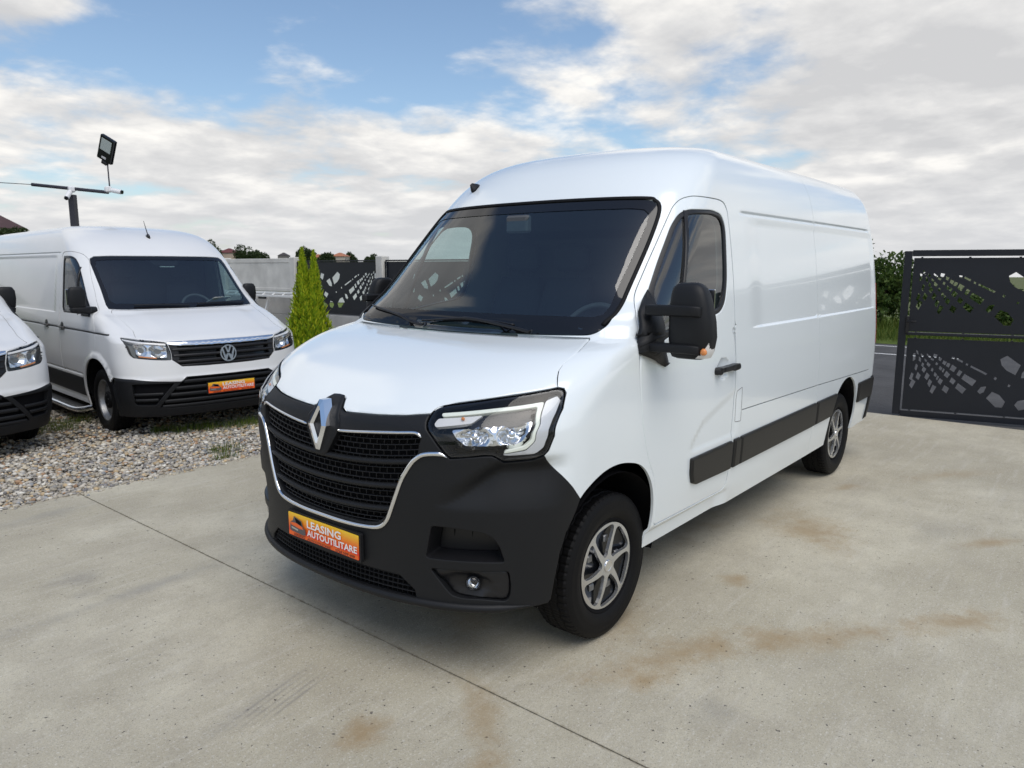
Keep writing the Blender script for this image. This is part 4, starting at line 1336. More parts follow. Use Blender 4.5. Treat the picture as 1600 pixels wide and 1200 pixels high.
def seat(root, x, y, zs, w=.48, lab=None):
    mb = MB()
    mb.loft([ellipse_ring(x, y, z, a, b, 20, 4) for z, a, b in ((zs - .12, .22, w / 2 - .02), (zs - .04, .25, w / 2), (zs + .02, .25, w / 2), (zs + .05, .20, w / 2 - .05))])
    st = mb.build('seat', MT['seat'], root)
    mb = MB()
    rings = []
    for t in np.linspace(0, 1, 7):
        z = zs + .02 + .60 * t; cx = x - .20 - .16 * t
        k = 1 - .25 * t ** 3
        rings.append(ellipse_ring(cx, y, z, .075 * (1 - .25 * t), w / 2 * k, 20, 4))
    mb.loft(rings); mb.build('backrest', MT['seat'], st)
    mb = MB()
    mb.loft([ellipse_ring(x - .38, y, zs + z, .045 * k, .13 * k, 20, 4) for z, k in ((.66, .8), (.70, 1), (.80, 1), (.85, .75))])
    mb.tube([(x - .37, y - .06, zs + .58), (x - .38, y - .06, zs + .68)], .006); mb.tube([(x - .37, y + .06, zs + .58), (x - .38, y + .06, zs + .68)], .006)
    mb.build('headrest', MT['seat'], st)
    return st

def steering_wheel(root, c, tilt=R(32), r=.195):
    mb = MB()
    ca, sa = math.cos(tilt), math.sin(tilt)
    def fr(a, b, h):                                             # wheel plane leans towards the driver (-x)
        return np.array([c[0] + (-b * sa) * 1 - h * ca, c[1] + a, c[2] + b * ca - h * sa])
    n, m = 40, 8
    V, F = [], []
    for i in range(n):
        t = 2 * math.pi * i / n
        for k in range(m):
            u = 2 * math.pi * k / m
            q = r + .017 * math.cos(u)
            V.append(fr(q * math.cos(t), q * math.sin(t), .017 * math.sin(u)))
            F.append((i * m + k, ((i + 1) % n) * m + k, ((i + 1) % n) * m + (k + 1) % m, i * m + (k + 1) % m))
    mb.add(V, F)
    for t in (R(5), R(175), R(270)):
        mb.tube([fr(.03 * math.cos(t), .03 * math.sin(t), .01), fr(r * math.cos(t), r * math.sin(t), 0)], .016)
    mb.loft([[fr(k * a, k * b, hh) for a, b in [(.075 * math.cos(t), .065 * math.sin(t)) for t in np.arange(16) / 16 * 2 * np.pi]] for k, hh in ((.9, .03), (1, .01), (.9, -.02), (.5, -.028))])
    mb.tube([fr(0, 0, .02), fr(0, 0, .25)], .035)
    return mb.build('steering_wheel', MT['dash'], root)

def arch_tub(root, H, x, zc, r, y0, sg):
    mb = MB()
    th = np.linspace(R(-6), R(186), 30)
    q = H.side(np.array([(x + r * math.cos(t), max(zc + r * math.sin(t), .33)) for t in th]), 1)
    yo = H.base(q[:, 0], q[:, 1])[:, 1] - .022
    a = [np.array([(x + r * math.cos(t), sg * (y1 if k == 0 else y0), zc + r * math.sin(t)) for t, y1 in zip(th, yo)]) for k in (0, 1)]
    V = np.concatenate(a); n = len(th)
    mb.add(V, [(i, i + 1, n + i + 1, n + i) for i in range(n - 1)])
    mb.add(np.concatenate([[(x, sg * y0, zc)], a[1]]), [(0, i + 1, i + 2) for i in range(n - 1)], smooth=False)
    return mb.build('wheel_arch_liner', MT['void'], root)
# ------------------------------------------------------------------ the main van
def master_disp(U, z, b):
    x = b[..., 0]; a = np.abs(U)
    d = np.zeros(np.shape(x))
    on = (a > 1.3)
    wx = sst(-1.40, -1.50, x) * sst(-4.35, -4.2, x)
    d = d - on * .010 * np.exp(-((z - 2.052) / .009) ** 2) * wx
    w2 = sst(-1.45, -1.72, x) * sst(-4.42, -4.3, x)
    d = d - on * .012 * sst(1.376, 1.392, z) * (1 - sst(1.98, 2.044, z)) * w2
    d = d - on * .020 * (1 - sst(.415, .452, z)) * sst(.3, .1, x) * sst(-1.30, -1.12, x)
    zc = np.interp(-x, [.69, .84, 1.04, 1.28], [.80, .915, .974, 1.04])
    d = d - on * .006 * (1 - sst(zc - .03, zc + .03, z)) * sst(-.66, -.76, x) * (1 - sst(-1.24, -1.30, x)) * sst(.76, .79, z)
    # hand recess behind the door handle
    d = d - on * .016 * np.clip(1 - ((x + 1.075) / .085) ** 2 - ((z - 1.183) / .062) ** 2, 0, 1) ** .7
    # bumper corner: concave brow under the headlamp, shelf below it
    zb = .775 + .150 * sst(.50, .80, a)
    m = sst(.50, .72, a) * (1 - sst(.95, 1.14, a))
    up = np.clip((z - .765) / np.maximum(zb - .765, .02), 0, 1)
    up = up * up * (3 - 2 * up) * .35 + up * .65
    d = d - m * .042 * np.where(z < zb, up, 1 - sst(zb, zb + .075, z))
    return d

HM = Hull(
    xf=[(.15, .79), (.25, .845), (.33, .868), (.45, .866), (.62, .868), (.80, .872), (1.0, .862), (1.08, .845), (1.14, .79), (1.20, .70), (1.26, .59), (1.32, .43), (1.37, .25), (1.395, .107), (1.4125, .008), (1.4165, -.004), (1.46, -.014), (1.6, -.135), (1.8, -.32), (2.0, -.505), (2.09, -.59), (2.16, -.655), (2.25, -.75), (2.33, -.86), (2.40, -1.01), (2.45, -1.22), (2.48, -1.5), (2.493, -2.0), (2.497, -2.4)],
    w=[(.15, .96), (.33, .985), (.5, 1.01), (.75, 1.03), (1.0, 1.035), (1.2, 1.03), (1.4, 1.015), (1.6, .998), (1.8, .975), (2.0, .945), (2.1, .925), (2.2, .90), (2.3, .86), (2.38, .80), (2.44, .70), (2.475, .54), (2.492, .32), (2.497, .1)],
    D=[(.15, .58), (.5, .62), (.9, .63), (1.1, .62), (1.25, .58), (1.4, .56), (1.6, .52), (2.0, .48), (2.3, .46), (2.5, .4)],
    p=[(.15, 2.25), (.9, 2.3), (1.1, 2.45), (1.25, 2.9), (1.36, 4.0), (1.42, 5.0), (1.5, 3.7), (1.65, 3.0), (1.85, 2.85), (2.1, 2.75), (2.25, 2.6), (2.5, 2.3)],
    xr=[(.15, -4.66), (.6, -4.70), (1.5, -4.69), (2.1, -4.64), (2.4, -4.56), (2.48, -4.4), (2.497, -4.0)],
    Dr=[(.15, .30), (2.3, .30), (2.497, .35)], z0=.30, z1=2.4965, disp=master_disp)

def sym(half):
    """outline of the left half, from centre line back to centre line -> whole outline"""
    return list(half) + [(-u, z) for u, z in half[::-1] if abs(u) > 1e-6]

def build_master():
    H = HM
    root = thing('cargo_van', 'big white cargo van in the foreground with black front bumper and diamond emblem', 'van', (0, 0, 0))
    P = MT
    ws = fillet(sym([(0, 2.102), (.415, 2.101), (.645, 2.098), (.708, 2.084), (.744, 2.050), (.756, 1.973), (.746, 1.791), (.715, 1.554), (.682, 1.481), (.645, 1.454), (.600, 1.426), (.433, 1.416), (.167, 1.4095), (0, 1.409)]), .03, 4)
    wsi = sym([(0, 2.046), (.60, 2.044), (.665, 2.036), (.697, 2.014), (.706, 1.96), (.690, 1.75), (.668, 1.56), (.650, 1.522), (.615, 1.510), (.275, 1.508), (0, 1.508)])
    hood_side = [(.598, 1.417), (.622, 1.401), (.643, 1.390), (.678, 1.371), (.690, 1.353), (.708, 1.329), (.731, 1.309), (.772, 1.285), (.829, 1.252)]
    hood_front = [(.829, 1.250), (.670, 1.225), (.506, 1.190), (.470, 1.177), (.452, 1.160), (.444, 1.146), (.351, 1.131), (.247, 1.122), (.159, 1.117), (.095, 1.114), (.068, 1.125), (.045, 1.156), (.022, 1.162), (0, 1.163)]
    hood = sym([(0, 1.4085), (.3, 1.4105), (.52, 1.414)] + hood_side + hood_front[1:])
    hl = [(.449, 1.142), (.447, 1.165), (.468, 1.178), (.633, 1.214), (.834, 1.248), (.868, 1.245), (.906, 1.226), (.966, 1.168), (.997, 1.068), (.975, 1.010), (.954, .990), (.905, .973), (.774, .965), (.739, .990), (.721, .997), (.687, .996), (.566, .979), (.547, .996), (.499, 1.055), (.467, 1.092), (.452, 1.118)]
    hl = [tuple(q) for q in fillet(hl, .012, 2)]
    bump_out = [(.954, .990), (.976, .967), (1.026, .928), (1.068, .896), (1.139, .838), (1.202, .779), (1.159, .714), (1.106, .644), (1.075, .555), (1.063, .45), (1.066, .352)]
    chrome = [(.556, .985), (.528, .997), (.471, .989), (.440, .966), (.423, .943), (.404, .907), (.385, .864), (.352, .760), (.325, .685), (.290, .648), (.223, .635), (.123, .630), (0, .630)]
    # the nose: everything forward of the painted shell
    nose = sym([(0, 1.411), (.3, 1.413), (.52, 1.4165)] + hood_side + [(.868, 1.247), (.908, 1.228), (.968, 1.169), (.999, 1.068), (.977, 1.010)] + bump_out[:6] + [(1.24, .71), (1.2, .64), (1.18, .55), (1.18, .45), (1.18, .33), (1.18, .2), (0, .2)])
    arch_f = [(.43, .22), (.43, .36), (.427, .45), (.415, .555), (.388, .644), (.352, .714), (.315, .779), (.245, .822), (.142, .856), (.04, .866), (-.06, .855), (-.165, .825), (-.24, .775), (-.297, .702), (-.330, .62), (-.345, .53), (-.338, .44), (-.325, .36), (-.32, .22)]
    cr = -3.60
    arch_r = [(cr + .435, .22), (cr + .435, .40), (cr + .425, .50), (cr + .385, .62), (cr + .31, .725), (cr + .20, .80), (cr + .08, .838), (cr - .05, .838), (cr - .17, .80), (cr - .265, .72), (cr - .325, .60), (cr - .345, .48), (cr - .335, .38), (cr - .33, .22)]
    arch_f = smooth_path(arch_f, .02); arch_r = smooth_path(arch_r, .02)
    door = [(-1.252, 2.06), (-1.225, 2.10), (-1.16, 2.112), (-.89, 2.115), (-.82, 2.098), (-.755, 2.056), (-.67, 1.973), (-.51, 1.81), (-.30, 1.595), (-.238, 1.508), (-.168, 1.38), (-.150, 1.297), (-.158, 1.148), (-.18, 1.012), (-.22, .894), (-.26, .81), (-.312, .735), (-.348, .63), (-.362, .53), (-.365, .458), (-1.18, .446), (-1.235, .47), (-1.248, .56), (-1.235, .75), (-1.250, 1.03), (-1.252, 1.6)]
    win = [(-.82, 2.040), (-1.06, 2.046), (-1.16, 2.030), (-1.195, 1.985), (-1.200, 1.93), (-1.168, 1.66), (-1.125, 1.545), (-1.06, 1.492), (-.80, 1.462), (-.50, 1.415), (-.32, 1.362), (-.262, 1.40), (-.262, 1.47), (-.34, 1.582), (-.51, 1.772), (-.68, 1.954), (-.755, 2.016)]
    wini = [(-.835, 2.018), (-1.05, 2.023), (-1.135, 2.010), (-1.168, 1.975), (-1.172, 1.93), (-1.142, 1.665), (-1.10, 1.565), (-1.045, 1.517), (-.80, 1.488), (-.50, 1.442), (-.40, 1.425), (-.385, 1.60), (-.535, 1.772), (-.70, 1.948), (-.77, 2.0)]
    cuts = [ws, nose]
    for sg in (1, -1):
        for o in (arch_f, arch_r, fillet(door, .06, 5)):
            cuts.append(H.side(resample(o, .02), sg))
        for sx in (-2.76,):                                      # panel seams behind the door
            z = np.linspace(.36, 2.36, 60)
            cuts.append(H.side(np.concatenate([np.stack([sx + .002 + 0 * z, z], -1), np.stack([sx - .002 + 0 * z, z], -1)[::-1]]), sg))
        x = np.linspace(-1.36, -4.30, 40); zz = np.interp(-x, [1.36, 2.8, 4.47], [.907, .879, .828])
        cuts.append(H.side(np.concatenate([np.stack([x, zz + .003], -1), np.stack([x, zz - .003], -1)[::-1]]), sg))
    # ---- painted shell
    UM = H.UF + H.US + H.UR
    ex = list(np.arange(2.02, 2.075, .004)) + list(np.arange(1.366, 1.404, .004)) + list(np.arange(.41, .46, .006)) + list(np.linspace(.88, 1.04, 12))
    mb = MB()
    H.patch(mb, [(-UM, .345), (UM, .345), (UM, 2.4965), (-UM, 2.4965)], cuts, thick=.014, du=.05, step=.032, extra=ex)
    top = H.P(np.linspace(-UM, UM, 120)[:-1], 2.4964)
    mb.add(top, [tuple(range(len(top)))], np.tile([0, 0, 1.], (len(top), 1)))
    body = mb.build('body_shell', P['paint'], root)
    # ---- bonnet
    mb = MB(); H.patch(mb, inset(hood, .0022), bev=.006, bevh=.003, thick=.02, du=.035, step=.022)
    mb.build('bonnet', P['paint'], root)
    # ---- cabin lining and dark inner skin
    liner_holes = [inset(ws, -.035)]
    for sg in (1, -1):
        liner_holes += [H.side(resample(wini, .03), sg), H.side(resample([(a * 1.32, .3 + (b - .3) * 1.16) for a, b in arch_f], .03), sg), H.side(resample([(cr + .04 + (a - cr - .04) * 1.3, .3 + (b - .3) * 1.16) for a, b in arch_r], .03), sg)]
    mb = MB(); H.patch(mb, [(-UM, .36), (UM, .36), (UM, 2.44), (-UM, 2.44)], [h for h in liner_holes] + [sym([(0, 1.36), (.75, 1.30), (.95, 1.1), (1.05, .7), (1.05, .2), (0, .2)])], off=-.055, rim=False, du=.09, step=.09, edge=.04)
    mb.build('cabin_lining', P['liner'], root)
    mb = MB(); H.patch(mb, sym([(0, 1.385), (.70, 1.34), (.95, 1.12), (1.02, .98), (1.04, .40), (0, .40)]), off=-.10, rim=False, du=.08, step=.06)
    mb.build('engine_bay_wall', P['void'], root)
    # ---- windscreen
    mb = MB(); H.patch(mb, inset(ws, .004), off=-.006, thick=.006, du=.08, step=.05)
    wsc = mb.build('windscreen', P['glass'], root)
    mb = MB(); H.patch(mb, inset(ws, .005), [wsi], off=-.0035, rim=False, du=.06, step=.04)
    mb.build('windscreen_border', P['frit'], wsc)
    mb = MB()
    mo = [(.652, 1.475), (.716, 1.56), (.747, 1.791), (.757, 1.973), (.744, 2.052), (.706, 2.086), (.645, 2.099), (.3, 2.103), (0, 2.104)]
    mo = mo + [(-u, z) for u, z in mo[::-1][1:]]
    H.sweep(mb, mo, .022, .012, off=-.001, step=.02)
    mb.build('windscreen_seal', P['rubber'], wsc)
    mb = MB(); mirror_c = H.P(0, 1.98) + np.array([-.05, 0, 0])
    mb.bbox(mirror_c, (.05, .16, .10), .012); mb.build('sensor_box', P['dash'], wsc)
    mb = MB(); H.patch(mb, [(-.606, 1.420), (-.652, 1.455), (-.690, 1.51), (-.716, 1.575), (-.725, 1.56), (-.712, 1.49), (-.685, 1.445), (-.640, 1.420)], off=.003, thick=.01, du=.02, step=.015)
    mb.build('cowl_trim', P['black'], root)
    # ---- doors
    for sg in (1, -1):
        dl = H.side(resample(fillet(door, .06, 5), .02), sg); wl = H.side(resample(fillet(win, .07, 5), .02), sg); wi = H.side(resample(fillet(wini, .07, 5), .02), sg)
        mb = MB(); H.patch(mb, inset(dl, .0042), [wl], bev=.006, bevh=.003, thick=.02, du=.026, step=.019, extra=ex)
        d = mb.build('door', P['paint'], root)
        mb = MB(); H.patch(mb, inset(wl, .001), [wi], off=-.001, thick=.015, bev=.008, bevh=.006, du=.06, step=.05)
        mb.build('window_frame', P['satin'], d)
        mb = MB(); H.patch(mb, inset(wi, -.003), off=-.012, rim=False, du=.08, step=.05)
        mb.build('window_glass', P['sglass'], d)
        mb = MB(); H.sweep(mb, H.side(np.array([(-.797 + .235 * t, 2.03 - .57 * t) for t in np.linspace(0, 1, 12)]), sg), .024, .016, off=-.006, flat=True)
        mb.build('window_divider', P['satin'], d)
        # handle in its recess
        mb = MB()
        hc = [(-.968, 1.200), (-.955, 1.178), (-.962, 1.158), (-1.10, 1.158), (-1.225, 1.164), (-1.238, 1.178), (-1.235, 1.198), (-1.19, 1.200), (-1.10, 1.192), (-1.0, 1.196)]
        H.patch(mb, H.side(fillet(hc, .008, 3), sg), off=.038, thick=.034, bev=.006, bevh=.006, du=.03, step=.015)
        mb.build('door_handle', P['satin'], d)
        # rubbing strips
        def strip(o, par, nm='rub_strip'):
            mb = MB(); H.patch(mb, H.side(resample(fillet(o, .012, 3), .02), sg), off=.020, thick=.022, bev=.010, bevh=.010, du=.08, step=.03)
            return mb.build(nm, P['strip'], par)
        strip([(-.700, .742), (-.708, .66), (-.735, .600), (-.79, .582), (-1.232, .572), (-1.228, .744)], d)
        strip([(-1.260, .745), (-1.345, .746), (-1.355, .572), (-1.268, .571)], root)
        strip([(-1.358, .746), (-2.745, .752), (-2.755, .576), (-1.368, .572)], root)
        strip([(-2.775, .752), (-3.268, .752), (-3.205, .66), (-3.165, .579), (-2.785, .577)], root)
        strip([(-3.935, .752), (-4.44, .750), (-4.44, .575), (-3.955, .577)], root)
        if sg > 0:
            mb = MB(); H.sweep(mb, H.side(fillet([(-1.266, .985), (-1.275, 1.03), (-1.345, 1.045), (-1.347, .842), (-1.268, .848)], .008, 3), sg), .0035, .002, off=.0002, closed=True, smooth=False, step=.02)
            mb.build('fuel_flap_seam', P['grey'], root)
        arch_tub(root, H, .02, .36, .455, .62, sg)
        arch_tub(root, H, cr + .04, .38, .43, .62, sg)
    # ---- headlamps
    for sg in (1, -1):
        S = lambda pts: [(sg * u, z) for u, z in pts]
        mb = MB(); H.patch(mb, S(hl), off=-.075, rim=False, du=.03, step=.03)
        lampo = mb.build('headlamp', P['gloss'], root)
        wall = MB()
        o = ccw(resample(S(hl), .02)); p0, n0 = H.P(o[:, 0], o[:, 1]), H.N(o[:, 0], o[:, 1]); k = len(o)
        wall.add(np.concatenate([p0, p0 - .075 * n0]), [(i, (i + 1) % k, k + (i + 1) % k, k + i) for i in range(k)])
        wall.build('lamp_housing', P['gloss'], lampo)
        mb = MB(); H.patch(mb, inset(S(hl), .004), [inset(S(hl), .0105)], off=-.004, thick=.02, du=.03, step=.03)
        mb.build('lamp_bezel', P['gloss'], lampo)
        outer = [(.470, 1.152), (.574, 1.182), (.694, 1.205), (.80, 1.222), (.905, 1.205), (.945, 1.165), (.968, 1.07), (.952, 1.022), (.905, .992), (.79, .985), (.742, 1.012)]
        drl_o = [(.474, 1.158), (.650, 1.185), (.828, 1.206), (.897, 1.118), (.903, 1.050), (.866, 1.017), (.768, 1.002)]
        drl_i = [(.486, 1.145), (.654, 1.171), (.817, 1.189), (.881, 1.114), (.886, 1.057), (.855, 1.032), (.775, 1.016)]
        mb = MB(); H.patch(mb, S(fillet(drl_o + drl_i[::-1], .012, 3)), off=-.012, thick=.02, bev=.004, bevh=.004, du=.03, step=.02)
        mb.build('light_guide', P['guide'], lampo)
        bz = [(.833, 1.208), (.868, 1.224), (.912, 1.206), (.944, 1.158), (.968, 1.07), (.953, 1.022), (.905, .992), (.790, .986), (.766, .999), (.868, 1.013), (.907, 1.049), (.901, 1.119)]
        mb = MB(); H.patch(mb, S(fillet(bz, .006, 2)), off=-.016, thick=.02, du=.03, step=.02)
        mb.build('brushed_trim', P['brush'], lampo)
        mb = MB(); H.patch(mb, S(fillet([(.474, 1.139), (.625, 1.160), (.606, 1.130), (.485, 1.108), (.472, 1.120)], .006, 2)), off=-.02, thick=.02, du=.03, step=.02)
        ind = mb.build('indicator_lens', P['indic'], lampo)
        mb = MB(); c = H.P(sg * .565, 1.142) - .014 * H.N(sg * .565, 1.142)
        mb.loft([ellipse_ring(c[0], c[1], c[2] + dz, .006 * k, .009 * k, 12, 2) for dz, k in ((-.007, .4), (-.004, .9), (.003, 1), (.007, .4))])
        mb.build('amber_bulb', P['amber'], ind)
        # dark upper insert and chrome bowls
        mb = MB(); H.patch(mb, S([(.632, 1.160), (.795, 1.186), (.862, 1.112), (.858, 1.128), (.60, 1.108), (.612, 1.130)]), off=-.026, thick=.02, du=.04, step=.03)
        mb.build('lamp_insert', P['gloss'], lampo)
        def bowl(uc, zc, ru, rz, U, z):
            q = ((np.abs(U) - uc) / ru) ** 2 + ((z - zc) / rz) ** 2
            return -.05 * np.clip(1 - q, 0, 1)
        refl = [(.548, 1.102), (.700, 1.120), (.852, 1.135), (.866, 1.100), (.850, 1.056), (.820, 1.040), (.650, 1.030), (.612, 1.030), (.575, 1.062)]
        mb = MB(); H.patch(mb, S(fillet(refl, .012, 3)), off=-.022, thick=.02, du=.012, step=.010, edge=.012,
                           fn=lambda U, z, p: bowl(.640, 1.070, .062, .045, U, z) + bowl(.790, 1.088, .064, .050, U, z) + .0035 * np.sign(np.sin(np.abs(U) * 210)) * (np.abs(np.abs(U) - .71) < .1))
        mb.build('lamp_reflector', P['reflector'], lampo)
        mb = MB()
        for uc, zc in ((.640, 1.070), (.790, 1.088)):
            c, nn = H.P(sg * uc, zc), H.N(sg * uc, zc)
            mb.tube([c - .07 * nn, c - .04 * nn, c - .034 * nn, c - .031 * nn], .016, 14, radii=[.018, .018, .013, .004])
        mb.build('lamp_bulb', P['chrome'], lampo)
        mb = MB(); H.patch(mb, inset(S(hl), .003), off=-.001, thick=.003, bev=.004, bevh=.003, du=.04, step=.03)
        mb.build('lamp_lens', P['lens'], lampo)
    # ---- bumper and grille surround
    grille = sym([(0, 1.022), (.10, 1.026), (.25, 1.043), (.43, 1.062), (.452, 1.052), (.446, .990), (.418, .935), (.382, .872), (.345, .760), (.312, .692), (.280, .664), (.215, .651), (0, .646)])
    intake = sym([(0, .452), (.20, .452), (.375, .448), (.44, .395), (.452, .358), (.31, .362), (0, .364)])
    corner = [(.500, .690), (.56, .690), (.635, .684), (.697, .676), (.739, .656), (.769, .615), (.796, .546), (.659, .547), (.554, .546), (.480, .546), (.490, .62)]
    fogb = [(.496, .503), (.618, .505), (.816, .508), (.834, .439), (.836, .392), (.820, .372), (.717, .382), (.630, .383), (.588, .393), (.542, .446)]
    lamp_bottom = [(.975, 1.008), (.954, .988), (.905, .971), (.774, .963), (.739, .988), (.721, .995), (.687, .994), (.566, .977)]
    bum = sym([(0, .640), (.123, .640), (.223, .645), (.285, .658), (.316, .690), (.343, .760), (.376, .864), (.396, .910), (.416, .948), (.436, .972), (.470, .996), (.528, 1.004)] + [(.552, .992), (.566, .977)] + lamp_bottom[::-1][1:-1] + bump_out + [(1.052, .338), (.9, .333), (.7, .333), (0, .338)])
    holes = [intake]
    for sg in (1, -1):
        holes += [[(sg * u, z) for u, z in fillet(corner, .015, 3)], [(sg * u, z) for u, z in fillet(fogb, .018, 3)]]
    mb = MB(); H.patch(mb, bum, holes, off=.004, thick=.05, bev=.005, bevh=.003, du=.018, step=.0125)
    bp = mb.build('front_bumper', P['black'], root)
    # lower lip
    mb = MB(); H.sweep(mb, [(-.95, .345), (-.7, .343), (-.4, .345), (0, .349), (.4, .345), (.7, .343), (.95, .345)], .036, .034, off=.004, taper=.08)
    mb.build('bumper_lip', P['black'], bp)
    mb = MB(); H.patch(mb, inset(intake, -.01), off=-.05, rim=False, du=.05, step=.03); mb.build('intake_back', P['void'], bp)
    mb = MB()
    for z in (.380, .402, .424, .442):
        H.sweep(mb, [(-.44 + (.44 - z) * .0, z), (0, z + .003), (.44, z)], .005, .012, off=-.012, step=.03)
    for i, u in enumerate(np.arange(-.43, .431, .022)):
        H.sweep(mb, [(u, .366), (u, .448)], .004, .01, off=-.014, step=.05, smooth=False)
    tag(mb.build('intake_mesh', P['black'], bp), kind='stuff')
    for sg in (1, -1):
        S = lambda pts: [(sg * u, z) for u, z in pts]
        mb = MB(); H.patch(mb, inset(S(corner), -.004), off=-.10, rim=False, du=.04, step=.03)
        o = ccw(resample(S(fillet(corner, .015, 3)), .02)); p0, n0 = H.P(o[:, 0], o[:, 1]), H.N(o[:, 0], o[:, 1]); k = len(o)
        q0 = p0 - .09 * n0; q0 = q0 + .12 * (q0.mean(0) - q0)
        mb.add(np.concatenate([p0, q0]), [(i, (i + 1) % k, k + (i + 1) % k, k + i) for i in range(k)])
        mb.build('corner_intake', P['satin'], bp)
        mb = MB(); H.patch(mb, inset(S(fillet(fogb, .018, 3)), .002), off=-.010, thick=.03, bev=.006, bevh=.006, du=.018, step=.014,
                           fn=lambda U, z, p: -.026 * np.clip(1 - ((np.abs(U) - .635) / .115) ** 2 - ((z - .437) / .056) ** 2, 0, 1) ** .5 - .004 * (np.abs(np.hypot(np.abs(U) - .755, z - .433) - .028) < .005))
        fz = mb.build('fog_lamp_bezel', P['satin'], bp)
        c, nn = H.P(sg * .668, .445), H.N(sg * .668, .445)
        tq = Vector(nn).to_track_quat('Y', 'Z').to_matrix()
        mb = MB(); Mx = np.array(tq)
        mb.lathe([(.031, -.03), (.033, -.012), (.029, -.008), (.027, -.012)], 28, Mx, c); mb.build('fog_lamp_ring', P['gloss'], fz)
        mb = MB(); mb.lathe([(.028, -.014), (.026, -.024), (.018, -.034), (.008, -.038), (.001, -.038)], 28, Mx, c); fl = mb.build('fog_lamp', P['reflector'], fz)
        mb = MB(); mb.lathe([(.029, -.013), (.024, -.006), (.016, -.002), (.001, 0)], 28, Mx, c); mb.build('fog_lens', P['lens'], fz)
    # grille surround (black band between bonnet, lamps and chrome)
    sur = sym([(0, 1.160), (.022, 1.159), (.043, 1.153), (.066, 1.122), (.093, 1.1115), (.159, 1.1145), (.247, 1.1195), (.351, 1.1285), (.444, 1.1435), (.450, 1.118), (.465, 1.090), (.497, 1.053), (.545, .993), (.528, .999), (.471, .991), (.438, .968), (.420, .943), (.400, .907), (.381, .864), (.347, .758), (.32, .686), (.287, .652), (.223, .640), (0, .635)])
    mb = MB(); H.patch(mb, sur, [grille], off=.002, thick=.05, bev=.006, bevh=.004, du=.03, step=.02)
    gs = mb.build('grille_surround', P['black'], root)
    mb = MB(); H.patch(mb, inset(grille, -.012), off=-.055, rim=False, du=.05, step=.04); mb.build('grille_back', P['void'], gs)
    def half_w(z):
        return float(np.interp(z, [.646, .664, .692, .76, .872, .935, .99, 1.05], [.20, .28, .312, .345, .382, .418, .446, .452]))
    zl = [.915, .812, .710]
    for z0 in zl:
        wv = half_w(z0 + .03) + .004
        us = np.linspace(-wv, wv, 15)
        mb = MB(); H.sweep(mb, [(u, z0 + .20 * u * u) for u in us], .026, .030, off=-.012, n=12)
        mb.build('grille_slat', P['black'], gs)
    mb = MB()
    zr = []
    for a, b, n in ((1.035, .915, 5), (.915, .812, 4), (.812, .710, 4), (.710, .646, 3)):
        zr += [a + (b - a) * k / n for k in range(n)]
    zr.append(.650)
    for i, z0 in enumerate(zr):
        wv = half_w(min(z0 + .03, 1.05)) + .002
        us = np.linspace(-wv, wv, 13)
        H.sweep(mb, [(u, z0 + .20 * u * u) for u in us], .0055, .014, off=-.020, n=6, step=.03)
    for i in range(len(zr) - 1):
        a, b = zr[i], zr[i + 1]
        wv = half_w((a + b) / 2 + .02)
        for k in range(-20, 21):
            u = (k + .5 * (i % 2)) * .0315
            if abs(u) < wv - .004:
                H.sweep(mb, [(u, a + .2 * u * u), (u, b + .2 * u * u)], .0045, .012, off=-.022, n=4, step=.1, smooth=False)
    tag(mb.build('grille_mesh', P['satin'], gs), kind='stuff')
    # chrome
    ch = chrome + [(-u, z) for u, z in chrome[::-1][1:]]
    mb = MB(); H.sweep(mb, ch, .020, .018, off=.006, n=12, taper=.02)
    mb.build('grille_chrome', P['chrome'], root)
    for sg in (1, -1):
        mb = MB(); H.sweep(mb, [(sg * u, z) for u, z in ((.088, 1.034), (.16, 1.041), (.25, 1.052), (.36, 1.065), (.432, 1.072), (.455, 1.056))], .013, .012, off=.004, taper=.03)
        mb.build('grille_trim', P['chrome'], gs)
    # emblem: black shield and chrome lozenge
    sh = [(0, 1.168), (.030, 1.166), (.048, 1.150), (.068, 1.116), (.092, 1.075), (.096, 1.04), (.062, .972), (.036, .925), (.012, .908), (0, .907)]
    mb = MB(); H.patch(mb, sym(sh), off=.010, thick=.05, bev=.012, bevh=.007, du=.02, step=.015)
    em = mb.build('emblem_shield', P['black'], root)
    def lz(y, z, o):
        xx = .872 + .30 * np.minimum(0, 1.06 - z) + o
        return np.stack([xx + 0 * y, y, z], -1)
    mb = MB()
    zc, zt, zb_, hw = 1.050, 1.158, .936, .066
    t1 = .050                                                       # flat top and bottom of the lozenge
    O = np.array([(-.014, zt), (.014, zt), (hw, zc), (.014, zb_), (-.014, zb_), (-hw, zc)])
    I = np.array([(-.001, zc + .062), (.001, zc + .062), (.027, zc), (.001, zc - .062), (-.001, zc - .062), (-.027, zc)])
    Mid = .42 * O + .58 * I
    for k in range(6):
        j = (k + 1) % 6
        q = lambda p, o: lz(np.array([p[0]]), np.array([p[1]]), o)[0]
        o0, o1, m0, m1, i0, i1 = O[k], O[j], Mid[k], Mid[j], I[k], I[j]
        mb.add([q(o0, .014), q(o1, .014), q(m1, .021), q(m0, .021)], [(0, 1, 2, 3)[::-1]], smooth=False)
        mb.add([q(m0, .021), q(m1, .021), q(i1, .012), q(i0, .012)], [(0, 1, 2, 3)[::-1]], smooth=False)
        mb.add([q(o0, -.03), q(o1, -.03), q(o1, .014), q(o0, .014)], [(0, 1, 2, 3)[::-1]], smooth=False)
    for k in range(6):
        j = (k + 1) % 6
        mb.add([q(I[k], .012), q(I[j], .012), q(I[j], -.02), q(I[k], -.02)], [(0, 1, 2, 3)[::-1]], smooth=False)
    mb.build('emblem', P['chrome'], em)
